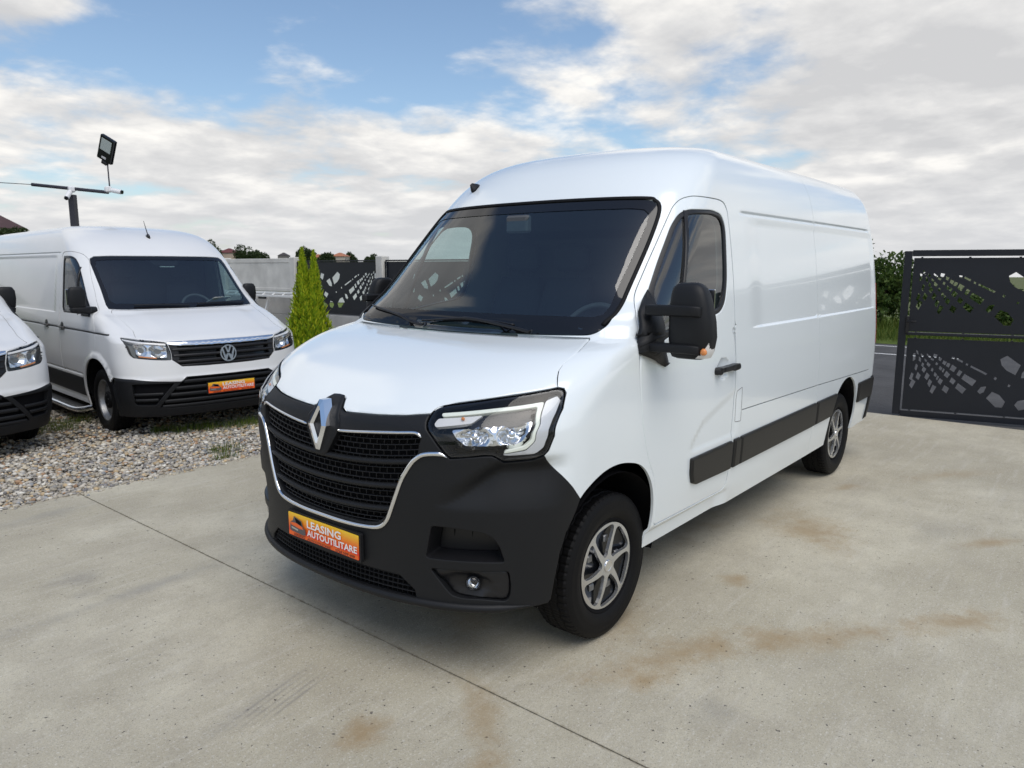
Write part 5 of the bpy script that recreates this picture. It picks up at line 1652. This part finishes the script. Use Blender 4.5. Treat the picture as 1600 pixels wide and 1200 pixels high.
    # plate
    def TP(a, b, o):
        u = a * 1.0
        base = H.P(np.clip(a, -.3, .3) / 1.24, np.full(np.shape(a), .536))
        xb = .872 - .10 * (np.asarray(a) ** 2)
        return np.stack([xb + .012 + o, np.asarray(a) * 1., .536 + np.asarray(b)], -1)
    make_plate(root, TP)
    # ---- wheels
    for sy in (1, -1):
        make_wheel(root, -.03, sy, .347, .347, .205, .965, 'spoked')
        make_wheel(root, -3.635, sy, .347, .347, .205, .955, 'spoked')
    # ---- mirrors
    for sg in (1, -1):
        mb = MB(); o = H.side(resample([(-.378, 1.63), (-.24, 1.512), (-.150, 1.385), (-.150, 1.345), (-.385, 1.262), (-.425, 1.275), (-.40, 1.345), (-.375, 1.42)], .02), sg)
        H.patch(mb, o, off=.018 if sg > 0 else .006, thick=.022, bev=.012, bevh=.010 if sg > 0 else .004, du=.014, step=.012,
                fn=lambda U, z, p: (.038 if sg > 0 else 0) * np.clip(1 - ((p[:, 0] + .27) / .13) ** 2 - ((z - 1.44) / .19) ** 2, 0, 1) ** 1.4)
        mr = mb.build('mirror', P['black'], root)
        mb = MB(); cx, cy = (-.27, 1.222) if sg > 0 else (-.43, -1.09)
        ka, kb = (1.04, 1.13) if sg > 0 else (1.55, .62)
        rings = []
        for z, a, b, dx, dy in ((1.330, .030, .052, 0, -.005), (1.338, .046, .074, 0, -.003), (1.365, .056, .087, 0, .002), (1.43, .062, .094, 0, .004), (1.50, .062, .091, 0, .001), (1.57, .060, .084, -.001, -.006), (1.62, .054, .075, -.003, -.012), (1.648, .046, .065, -.005, -.017), (1.664, .034, .050, -.007, -.020), (1.671, .018, .032, -.008, -.020)):
            rings.append(ellipse_ring(cx + dx, cy + sg * dy, z, a * ka, b * kb, 28, 3.6))
        mb.loft(rings if sg > 0 else rings)
        hd = mb.build('mirror_head', P['black'], mr)
        for z, hh in ((1.545, .024), (1.375, .020)):
            mb = MB()
            if sg < 0:
                mb.bbox((-.33, -1.05, z), (.16, .05, hh * 2), .01); mb.build('mirror_arm', P['black'], mr); continue
            pts = [(-.235, sg * 1.02, z), (-.228, sg * 1.08, z), (-.226, sg * 1.15, z + .002), (-.226, sg * 1.255, z + .002), (-.246, sg * 1.292, z - .003)]
            rings = []
            for q, (dx, s) in zip(smooth_path(pts, .02), np.stack([np.zeros(99), np.ones(99)], -1)):
                rings.append([(q[0] + .022 * c * 1.6, q[1], q[2] + hh * s2) for c, s2 in ((1, .7), (.8, 1), (-.8, 1), (-1, .7), (-1, -.7), (-.8, -1), (.8, -1), (1, -.7))])
            mb.loft(rings if sg < 0 else [r[::-1] for r in rings]); mb.build('mirror_arm', P['black'], mr)
        mb = MB()
        if sg < 0:
            mb.bbox((cx + .02, cy - .052, 1.39), (.06, .02, .08), .008); mb.build('mirror_indicator', P['indic'], mr); continue
        rings = []
        for t in np.linspace(0, 1, 9):
            z = 1.338 + .112 * t
            a_ = float(np.interp(z, [1.330, 1.338, 1.365, 1.44, 1.54], [.030, .046, .056, .062, .062])) * ka + .004
            b_ = float(np.interp(z, [1.330, 1.338, 1.365, 1.44, 1.54], [.055, .074, .086, .092, .093])) * kb + .004
            ths = np.linspace(R(28 + 48 * t), R(112 - 12 * t), 10)
            c_, s_ = np.cos(ths), np.sin(ths); r_ = (np.abs(c_) ** 3.6 + np.abs(s_) ** 3.6) ** (-1 / 3.6)
            rings.append(np.stack([cx + a_ * r_ * c_, cy + b_ * r_ * s_, np.full(10, z)], -1))
        mb.loft(rings, cap=False, closed=False)
        il = mb.build('mirror_indicator', P['indic'], mr)
        mb = MB(); mb.loft([ellipse_ring(cx + .056, cy + sg * .086, z, .012 * k, .016 * k, 12, 2) for z, k in ((1.356, .5), (1.363, 1), (1.376, .9), (1.385, .4))])
        mb.build('amber_bulb', P['amber'], mr)
        mb = MB(); mb.bbox((cx - .064, cy, 1.52), (.004, .15, .24), .002); mb.build('mirror_glass', P['chrome'], mr)
    # ---- wipers
    for nm, blade, arm in (('wiper', [(-.196, 1.449), (.031, 1.468), (.204, 1.465), (.315, 1.455)], [(.03, 1.470), (.172, 1.462), (.341, 1.438), (.42, 1.402)]),
                           ('wiper', [(-.592, 1.504), (-.480, 1.490), (-.364, 1.470), (-.215, 1.430)], [(-.365, 1.474), (-.285, 1.452), (-.214, 1.428), (-.12, 1.399)])):
        mb = MB(); H.sweep(mb, blade, .011, .016, off=.012)
        w = mb.build('wiper', P['satin'], root)
        mb = MB(); H.sweep(mb, arm, .017, .014, off=.026, taper=.1); mb.build('wiper_arm', P['satin'], w)
    # ---- aerial fin on the roof edge
    c, nn = H.P(-.513, 2.234), H.N(-.513, 2.234)
    mb = MB(); t = np.cross(nn, [0, 1, 0]); t /= np.linalg.norm(t); bb = np.cross(nn, t)
    mb.loft([[c + nn * h + t * (a * k - h * .3) + bb * (b * k) for a, b in ((.045, 0), (.015, .018), (-.035, .020), (-.045, 0), (-.035, -.020), (.015, -.018))] for h, k in ((-.004, 1), (.012, .85), (.045, .25))])
    mb.build('roof_aerial', P['black'], root)
    # ---- cabin
    mb = MB(); pr = [(-.02, 1.385), (-.16, 1.40), (-.34, 1.395), (-.50, 1.372), (-.575, 1.34), (-.60, 1.28), (-.56, 1.16), (-.50, 1.0), (-.48, .80), (.10, .80), (.10, 1.2)]
    mb.loft([[(x, y, z) for x, z in pr] for y in np.linspace(.90, -.90, 9)], smooth=False)
    da = mb.build('dashboard', P['dash'], root)
    mb = MB(); mb.bbox((-.42, .42, 1.405), (.24, .40, .07), .03); mb.bbox((-.47, -.02, 1.395), (.16, .34, .05), .02); mb.build('instrument_hood', P['dash'], da)
    mb = MB(); mb.bbox((-.30, -.42, 1.405), (.20, .44, .018), .006); mb.bbox((-.22, -.10, 1.412), (.12, .16, .02), .006); mb.build('dash_tray', P['satin'], da)
    steering_wheel(root, (-.66, .42, 1.36))
    for y, wd in ((.52, .50), (-.20, .44), (-.62, .44)):
        seat(root, -.98, y, 1.05, wd)
    mb = MB(); mb.bbox((-1.50, 0, 1.28), (.03, 1.74, 1.44), .01); mb.bbox((-1.50, 0, 2.12), (.03, 1.46, .40), .01); mb.build('bulkhead', P['bulk'], root)
    mb = MB(); mb.box((-1.83, 0, .40), (2.74, 1.84, .06)); mb.box((-1.9, 0, .405), (4.9, 1.10, .05)); mb.box((-1.85, 0, .33), (2.7, 1.0, .12)); mb.box((.45, 0, .36), (.55, 1.1, .12)); mb.build('underbody', P['void'], root)
    # ---- rear: bumper, lamps
    mb = MB(); H.patch(mb, [(5.68, .36), (6.2, .36), (6.2, .76), (5.68, .76)], off=.012, thick=.03, bev=.015, bevh=.012, du=.06, step=.05)
    H.patch(mb, [(-6.2, .36), (-5.68, .36), (-5.68, .76), (-6.2, .76)], off=.012, thick=.03, bev=.015, bevh=.012, du=.06, step=.05)
    mb.build('rear_bumper', P['black'], root)
    for sg in (1, -1):
        mb = MB(); H.patch(mb, [(sg * u, z) for u, z in ((5.80, 1.05), (5.93, 1.05), (5.93, 1.60), (5.80, 1.60))], off=.006, thick=.02, bev=.008, bevh=.006, du=.05, step=.06)
        mb.build('tail_lamp', P['red'], root)
    return root
build_master()
# ------------------------------------------------------------------ the two parked panel vans on the gravel
def crafter_disp(U, z, b):
    x = b[..., 0]; a = np.abs(U); on = a > 1.0
    d = np.zeros(np.shape(x))
    d = d - on * .006 * np.exp(-((z - 1.083) / .012) ** 2) * sst(.40, .25, x)
    d = d - on * .008 * np.exp(-((z - 1.945) / .008) ** 2) * sst(-1.25, -1.35, x)
    w = sst(-1.38, -1.46, x)
    d = d - on * .008 * sst(1.245, 1.26, z) * (1 - sst(1.89, 1.93, z)) * w
    r = np.hypot(x - .02, z - .33)
    d = d + on * .022 * (1 - sst(.50, .56, r)) * sst(.7, .5, x)
    d = d - on * .012 * np.exp(-((z - .585) / .012) ** 2) * sst(-.48, -.6, x)
    # bonnet creases
    d = d - .010 * sst(.40, .52, a) * (1 - sst(.66, .74, a)) * sst(1.02, 1.10, z) * (1 - sst(1.27, 1.30, z))
    # front: lower bumper stands proud, upper edge folds in
    d = d + .016 * (1 - sst(.62, .655, z)) * (a < 1.6) * (1 - sst(1.1, 1.3, a))
    return d
HK = Hull(
    xf=[(.20, .92), (.28, .955), (.45, .985), (.62, .985), (.75, .965), (.85, .945), (1.0, .905), (1.04, .84), (1.10, .68), (1.18, .45), (1.25, .22), (1.305, .03), (1.36, -.04), (1.6, -.29), (1.9, -.62), (1.98, -.72), (2.1, -.91), (2.2, -1.16), (2.27, -1.5), (2.31, -2.0), (2.33, -2.6)],
    w=[(.2, .95), (.5, 1.0), (.8, 1.02), (1.1, 1.015), (1.3, .99), (1.6, .955), (1.9, .915), (2.05, .88), (2.18, .82), (2.26, .70), (2.30, .50), (2.32, .3), (2.33, .1)],
    D=[(.2, .5), (.9, .52), (1.3, .5), (2.0, .45), (2.33, .4)],
    p=[(.2, 2.5), (.9, 2.6), (1.1, 2.9), (1.28, 4.0), (1.4, 3.4), (1.6, 3.0), (2.0, 2.9), (2.33, 2.3)],
    xr=[(.2, -5.62), (1.5, -5.66), (2.2, -5.58), (2.33, -4.9)], Dr=[(.2, .15), (2.33, .3)], z0=.20, z1=2.3295, disp=crafter_disp)

def build_crafter():
    H = HK; P = MT; paint = P['paint2']
    root = thing('panel_van', 'white panel van with round letter emblem and orange plate, parked beside the green conifer', 'van')
    UM = H.UF + H.US + H.UR
    ws = sym([(0, 1.912), (.50, 1.910), (.66, 1.902), (.712, 1.875), (.722, 1.82), (.704, 1.62), (.672, 1.37), (.648, 1.325), (.50, 1.315), (0, 1.310)])
    wsi = sym([(0, 1.868), (.55, 1.864), (.655, 1.850), (.672, 1.80), (.655, 1.62), (.628, 1.42), (.59, 1.382), (.3, 1.372), (0, 1.370)])
    hood = sym([(0, 1.306), (.45, 1.310), (.625, 1.320), (.640, 1.29), (.625, 1.22), (.642, 1.13), (.690, 1.062), (.60, 1.040), (.487, 1.016), (.25, 1.016), (0, 1.016)])
    hl = [tuple(q) for q in fillet([(.482, 1.010), (.60, 1.036), (.78, 1.060), (.852, 1.066), (.872, 1.05), (.868, .965), (.845, .895), (.800, .862), (.62, .838), (.530, .829), (.464, .826), (.462, .90)], .014, 2)]
    grille = sym([(0, 1.008), (.25, 1.008), (.476, 1.010), (.460, .90), (.461, .828), (.392, .756), (.20, .748), (0, .747)])
    low = sym([(0, .648), (.372, .650), (.420, .606), (.60, .622), (.852, .648), (1.10, .652), (1.30, .650), (1.36, .56), (1.36, .2), (0, .2)])
    arch = [(.47, .1), (.465, .35), (.45, .50), (.40, .64), (.30, .74), (.16, .80), (0, .812), (-.15, .785), (-.28, .71), (-.37, .60), (-.425, .46), (-.44, .30), (-.44, .1)]
    arch = smooth_path(arch, .02)
    cr = -3.64
    archr = [(cr + .42 * math.cos(t), .35 + .45 * math.sin(t)) for t in np.linspace(-.4, math.pi + .4, 26)]
    door = [(-1.22, 1.90), (-1.18, 1.955), (-.95, 1.962), (-.82, 1.935), (-.70, 1.86), (-.50, 1.65), (-.24, 1.40), (-.10, 1.30), (.02, 1.16), (.03, 1.0), (-.02, .88), (-.16, .80), (-.30, .72), (-.40, .60), (-.46, .46), (-.47, .36), (-1.20, .36), (-1.24, .50), (-1.22, 1.10)]
    win = [(-1.165, 1.86), (-1.155, 1.905), (-.93, 1.908), (-.84, 1.882), (-.74, 1.81), (-.60, 1.67), (-.36, 1.43), (-.16, 1.275), (-.24, 1.262), (-1.08, 1.258), (-1.14, 1.30)]
    cuts = [ws, hood, grille, low] + [[(sg * u, z) for u, z in hl] for sg in (1, -1)]
    for sg in (1, -1):
        for o in (arch, archr, fillet(door, .05, 4)):
            cuts.append(H.side(resample(o, .03), sg))
    ex = list(np.arange(1.05, 1.115, .006)) + list(np.arange(1.925, 1.965, .005)) + list(np.arange(1.235, 1.265, .006)) + list(np.arange(.555, .62, .008))
    mb = MB(); H.patch(mb, [(-UM, .24), (UM, .24), (UM, 2.3295), (-UM, 2.3295)], cuts, thick=.014, du=.05, step=.035, extra=ex)
    top = H.P(np.linspace(-UM, UM, 100)[:-1], 2.3294)
    mb.add(top, [tuple(range(len(top)))], np.tile([0, 0, 1.], (len(top), 1)))
    mb.build('body_shell', paint, root)
    mb = MB(); H.patch(mb, inset(hood, .003), bev=.006, bevh=.003, thick=.02, du=.04, step=.028); mb.build('bonnet', paint, root)
    lh = [inset(ws, -.03)]
    for sg in (1, -1):
        lh += [H.side(resample(win, .03), sg), H.side(resample([(a * 1.25, .25 + (b - .25) * 1.15) for a, b in arch], .03), sg), H.side(resample([(cr + (a - cr) * 1.2, .3 + (b - .3) * 1.12) for a, b in archr], .03), sg)]
    mb = MB(); H.patch(mb, [(-UM, .30), (UM, .30), (UM, 2.27), (-UM, 2.27)], lh, off=-.055, rim=False, du=.1, step=.1, edge=.04)
    mb.build('cabin_lining', P['liner'], root)
    mb = MB(); H.patch(mb, sym([(0, 1.27), (.68, 1.24), (.92, 1.08), (1.02, .98), (1.06, .30), (0, .30)]), off=-.12, rim=False, du=.08, step=.06)
    mb.build('engine_bay_wall', P['void'], root)
    mb = MB(); H.patch(mb, inset(ws, .004), off=-.006, thick=.006, du=.08, step=.05); wsc = mb.build('windscreen', P['glass'], root)
    mb = MB(); H.patch(mb, inset(ws, .005), [wsi], off=-.0035, rim=False, du=.06, step=.04); mb.build('windscreen_border', P['frit'], wsc)
    mb = MB(); c = H.P(.02, 1.845); 
    mb.loft([[(c[0] - .028 - .9 * (z - 1.845) + o_, y, z) for y, z in ((-.19, 1.885), (.19, 1.885), (.13, 1.80), (-.13, 1.80))] for o_ in (-.04, 0)], smooth=False); mb.build('sensor_box', P['void'], wsc)
    mb = MB(); mb.bbox(c + np.array([-.010, 0, -.062]), (.02, .17, .012), .003); mb.build('mirror_strip', P['paper'], wsc)
    for sg in (1, -1):
        dl = H.side(resample(fillet(door, .05, 4), .02), sg); wl = H.side(resample(fillet(win, .05, 4), .02), sg)
        mb = MB(); H.patch(mb, inset(dl, .004), [wl], bev=.005, bevh=.003, thick=.02, du=.05, step=.035, extra=ex); d = mb.build('door', paint, root)
        mb = MB(); H.patch(mb, inset(wl, .001), [inset(wl, .026)], off=-.002, thick=.012, bev=.006, bevh=.004, du=.06, step=.05); mb.build('window_frame', P['satin'], d)
        mb = MB(); H.patch(mb, inset(wl, .02), off=-.010, rim=False, du=.08, step=.05); mb.build('window_glass', P['sglass'], d)
        mb = MB(); H.sweep(mb, H.side([(-.70, 1.78), (-.62, 1.50), (-.55, 1.26)], sg), .03, .014, off=-.004, flat=True); mb.build('window_divider', P['satin'], d)
        for hx, par in ((-1.10, d), (-1.72, root)):
            mb = MB(); H.patch(mb, H.side(fillet([(hx + .10, 1.100), (hx - .10, 1.100), (hx - .10, 1.070), (hx + .10, 1.070)], .012, 3), sg), off=.040, thick=.030, bev=.006, bevh=.006, du=.04, step=.02)
            H.patch(mb, H.side(fillet([(hx + .05, 1.135), (hx - .01, 1.150), (hx - .05, 1.12), (hx - .05, 1.05), (hx + .05, 1.05)], .015, 3), sg), off=.003, thick=.004, du=.03, step=.02)
            mb.build('door_handle', P['satin'], par)
        xs_ = np.linspace(.40, -5.2, 60)
        mb = MB(); H.sweep(mb, H.side(np.stack([xs_, 1.083 + 0 * xs_], -1), sg), .015, .010, off=.003, flat=True, smooth=False, step=.05); mb.build('crease_shade', P['strip'], root)  # dark strip laid along the flank crease, standing in for its shade
        # black flank cladding and silver running board
        mb = MB(); H.patch(mb, H.side(resample([(-.52, .545), (-3.10, .555), (-3.14, .345), (-.535, .330)], .05), sg), off=.010, thick=.012, bev=.008, bevh=.006, du=.12, step=.05)
        mb.build('side_cladding', P['black'], root)
        mb = MB(); y = sg * 1.02
        mb.tube(smooth_path([(-.50, sg * .93, .20), (-.62, y, .17), (-.85, y + sg * .03, .155), (-1.6, y + sg * .03, .155), (-2.9, y + sg * .03, .155), (-3.0, y - sg * .08, .19)], .06), .032, 12)
        mb.build('running_board', P['chrome'], root)
        mb = MB(); mb.bbox((-1.75, sg * .98, .165), (2.1, .12, .02), .006); mb.build('step_tread', P['steel'], root)
        arch_tub(root, H, .0, .34, .45, .60, sg); arch_tub(root, H, cr, .34, .43, .60, sg)
        # headlamp
        S = lambda pts: [(sg * u, z) for u, z in pts]
        mb = MB(); H.patch(mb, S(hl), off=-.07, rim=False, du=.04, step=.03); lo = mb.build('headlamp', P['gloss'], root)
        o = ccw(resample(S(hl), .03)); p0, n0 = H.P(o[:, 0], o[:, 1]), H.N(o[:, 0], o[:, 1]); k = len(o)
        mb = MB(); mb.add(np.concatenate([p0, p0 - .07 * n0]), [(i, (i + 1) % k, k + (i + 1) % k, k + i) for i in range(k)]); mb.build('lamp_housing', P['gloss'], lo)
        mb = MB(); H.patch(mb, S(fillet([(.488, 1.000), (.85, 1.056), (.862, 1.046), (.80, 1.030), (.49, .980)], .004, 2)), off=-.008, thick=.02, du=.04, step=.03); mb.build('light_guide', P['indic'], lo)
        def bowl(U, z):
            q = np.minimum(((np.abs(U) - .565) / .07) ** 2 + ((z - .925) / .06) ** 2, ((np.abs(U) - .725) / .075) ** 2 + ((z - .940) / .066) ** 2)
            return -.05 * np.clip(1 - q, 0, 1)
        mb = MB(); H.patch(mb, S(fillet([(.490, .972), (.765, 1.010), (.785, .99), (.772, .900), (.74, .880), (.495, .856)], .012, 3)), off=-.018, thick=.02, du=.014, step=.012, edge=.015, fn=lambda U, z, p: bowl(U, z))
        mb.build('lamp_reflector', P['reflector'], lo)
        mb = MB(); H.patch(mb, S([(.58, .862), (.74, .884), (.74, .872), (.58, .850)]), off=-.012, thick=.01, du=.04, step=.03); mb.build('amber_strip', P['amber'], lo)
        mb = MB(); H.patch(mb, inset(S(hl), .004), off=-.001, thick=.003, bev=.004, bevh=.003, du=.05, step=.03); mb.build('lamp_lens', P['lens'], lo)
        # mirror
        mb = MB(); H.patch(mb, H.side(resample([(-.40, 1.44), (-.20, 1.30), (-.14, 1.245), (-.42, 1.245)], .03), sg), off=.014, thick=.02, bev=.008, bevh=.006, du=.05, step=.04); mr = mb.build('mirror', P['black'], root)
        mb = MB(); cx, cy = (-.13, -1.115) if sg < 0 else (-.42, .975)
        mb.loft([ellipse_ring(cx, cy, z, a, b, 24, 3.4) for z, a, b in ((1.345, .03, .055), (1.36, .045, .078), (1.45, .052, .088), (1.53, .048, .082), (1.565, .034, .062), (1.572, .02, .04))]); mb.build('mirror_head', P['black'], mr)
        mb = MB(); mb.loft([ellipse_ring(cx + .01, cy - sg * .03, z, a, b, 24, 3.4) for z, a, b in ((1.295, .035, .08), (1.305, .045, .10), (1.345, .05, .105), (1.355, .04, .095))])
        mb.tube([(cx - .03, sg * .93, 1.315), (cx, cy - sg * .04, 1.325)], .04); mb.build('mirror_foot', P['black'], mr)
        mb = MB(); mb.bbox((cx - .058, cy, 1.46), (.02, .17, .17), .004); mb.build('mirror_glass', P['chrome'], mr)
    # grille
    mb = MB(); H.patch(mb, grille, off=-.05, rim=True, thick=-.045, du=.05, step=.03); gr = mb.build('grille', P['gloss'], root)
    for i, z in enumerate((.930, .868, .806)):
        w_ = (.452, .448, .425)[i]
        mb = MB(); H.sweep(mb, [(u, z) for u in np.linspace(-w_, w_, 13)], .036, .026, off=-.012, n=10); mb.build('grille_slat', P['satin'], gr)
    mb = MB(); H.sweep(mb, [(u, .768) for u in np.linspace(-.40, .40, 13)], .022, .022, off=-.012); mb.build('grille_slat', P['satin'], gr)
    mb = MB(); H.patch(mb, sym([(0, 1.013), (.25, 1.013), (.474, 1.015), (.478, .985), (.42, .972), (.20, .965), (0, .964)]), off=.006, thick=.03, bev=.006, bevh=.004, du=.05, step=.02); mb.build('grille_chrome', P['chrome'], gr)
    for sg in (1, -1):
        mb = MB(); H.patch(mb, [(sg * u, z) for u, z in ((.470, .972), (.458, .900), (.459, .832), (.418, .790), (.400, .85), (.405, .965))], off=-.004, thick=.03, bev=.004, bevh=.003, du=.05, step=.03); mb.build('grille_side_cheek', P['satin'], gr)
    # round letter emblem
    c = H.P(0, .862) + np.array([.012, 0, 0]); tl = R(-4)
    fr = lambda a, b, h: np.stack([c[0] + h + np.asarray(b) * math.tan(tl), c[1] + np.asarray(a), c[2] + np.asarray(b)], -1)
    circ = lambda r, n=48: [(r * math.cos(t), r * math.sin(t)) for t in np.arange(n) / n * 2 * np.pi]
    mb = MB(); mb.prism(circ(.088), -.02, .004, fr); em = mb.build('emblem_disc', P['gloss'], root)
    mb = MB(); mb.prism(circ(.090), -.01, .012, fr, [circ(.077)])
    mb.build('emblem_ring', P['chrome'], em)
    lo_ = lambda pts: [(-y, z) for y, z in pts]
    V_ = [(-.036, .070), (-.018, .076), (0, .024), (.018, .076), (.036, .070), (.010, .004), (-.010, .004)]
    W_ = [(-.070, .036), (-.056, .053), (-.033, -.022), (-.012, -.004), (.012, -.004), (.033, -.022), (.056, .053), (.070, .036), (.042, -.068), (.024, -.074), (0, -.022), (-.024, -.074), (-.042, -.068)]
    mb = MB(); mb.prism(lo_(V_), .002, .011, fr); mb.build('emblem_letter', P['chrome'], em)
    mb = MB(); mb.prism(lo_(W_), .002, .011, fr); mb.build('emblem_letter', P['chrome'], em)
    # lower bumper
    ctr = sym([(0, .640), (.36, .642), (.43, .585), (.62, .352), (.55, .335), (0, .330)])
    side_in = fillet([(.470, .592), (.800, .598), (.865, .595), (.868, .395), (.85, .378), (.652, .372)], .012, 3)
    lowp = sym([(0, .644), (.370, .646), (.420, .603), (.60, .618), (.852, .644), (1.10, .648), (1.225, .646), (1.285, .56), (1.285, .48), (1.26, .36), (1.25, .25), (0, .25)])
    mb = MB(); H.patch(mb, lowp, [ctr] + [[(sg * u, z) for u, z in side_in] for sg in (1, -1)], off=.004, thick=.05, bev=.005, bevh=.004, du=.035, step=.025)
    lb = mb.build('front_bumper', P['black'], root)
    mb = MB(); H.patch(mb, ctr, off=-.04, rim=False, du=.06, step=.04)
    for sg in (1, -1):
        H.patch(mb, [(sg * u, z) for u, z in side_in], off=-.04, rim=False, du=.06, step=.04)
    mb.build('intake_back', P['void'], lb)
    for z, w_ in ((.600, .40), (.535, .47), (.470, .52), (.405, .575), (.350, .60)):
        mb = MB(); H.sweep(mb, [(u, z) for u in np.linspace(-w_, w_, 15)], .040, .026, off=-.010, n=10); mb.build('bumper_slat', P['black'], lb)
    for sg in (1, -1):
        for z, a, b in ((.485, .57, .865), (.425, .62, .865)):
            mb = MB(); H.sweep(mb, [(sg * u, z) for u in np.linspace(a, b, 8)], .034, .024, off=-.014, n=10); mb.build('bumper_slat', P['black'], lb)
    def TP(a, b, o):
        return np.stack([.990 + .012 + o - .06 * np.asarray(a) ** 2 + 0 * np.asarray(b), np.asarray(a) * 1., .507 + np.asarray(b)], -1)
    make_plate(root, TP)
    for sy in (1, -1):
        make_wheel(root, 0, sy, .345, .345, .215, .975, 'steel'); make_wheel(root, -3.64, sy, .345, .345, .215, .965, 'steel')
    # aerial, wipers, permit on the dash
    c = H.P(-.007, 2.143); mb = MB()
    mb.loft([[c + np.array([a * k, b * k, h]) for a, b in ((.05, 0), (.02, .02), (-.04, .022), (-.05, 0), (-.04, -.022), (.02, -.02))] for h, k in ((-.02, 1), (.02, .8), (.04, .3))])
    mb.tube([c + np.array([-.01, 0, .03]), c + np.array([-.11, .0, .20])], .006, 6, radii=[.007, .003]); mb.build('roof_aerial', P['satin'], root)
    for a, b in (((-.45, 1.35), (.02, 1.33)), ((.10, 1.345), (.56, 1.345))):
        mb = MB(); H.sweep(mb, [a, ((a[0] + b[0]) / 2, .5 * (a[1] + b[1]) + .006), b], .012, .016, off=.012); mb.build('wiper', P['satin'], root)
    mb = MB(); pr = [(-.06, 1.285), (-.20, 1.30), (-.36, 1.295), (-.52, 1.27), (-.58, 1.20), (-.52, 1.0), (-.48, .75), (.05, .75), (.05, 1.1)]
    mb.loft([[(x, y, z) for x, z in pr] for y in np.linspace(.86, -.86, 7)], smooth=False); da = mb.build('dashboard', P['dash'], root)
    mb = MB(); rot = Matrix.Rotation(.35, 3, 'Z') @ Matrix.Rotation(R(-24), 3, 'Y')
    mb.box((-.20, .46, 1.385), (.17, .27, .003), rot); pm = mb.build('permit_sheet', P['paper'], da)
    mb = MB(); mb.box((-.20, .46, 1.3872), (.14, .09, .002), rot, rot @ Vector((0, .06, 0))); mb.build('permit_print', P['green'], pm)
    steering_wheel(root, (-.64, .40, 1.27), r=.19)
    for y, wd in ((.48, .48), (-.22, .42), (-.62, .42)):
        seat(root, -.95, y, .98, wd)
    mb = MB(); mb.bbox((-1.45, 0, 1.18), (.03, 1.74, 1.44), .01); mb.bbox((-1.45, 0, 1.98), (.03, 1.40, .38), .01); mb.build('bulkhead', P['bulk'], root)
    mb = MB(); mb.box((-1.83, 0, .34), (2.74, 1.84, .06)); mb.box((-2.1, 0, .345), (5.3, 1.1, .05)); mb.box((-1.9, 0, .27), (2.7, .9, .12)); mb.box((.45, 0, .30), (.5, 1.0, .10)); mb.build('underbody', P['void'], root)
    return root
vk = build_crafter()
vk.location = (-1.425, -5.68, -.04); vk.rotation_euler = (0, 0, R(86))
vk['group'] = 'white panel vans parked on the gravel'
vk2 = copy_tree(vk)
vk2.location = (1.14, -6.07, -.04); vk2.rotation_euler = (0, 0, R(88.5))
vk2['label'] = 'white panel van cut off by the left edge of the photo, parked on the gravel'
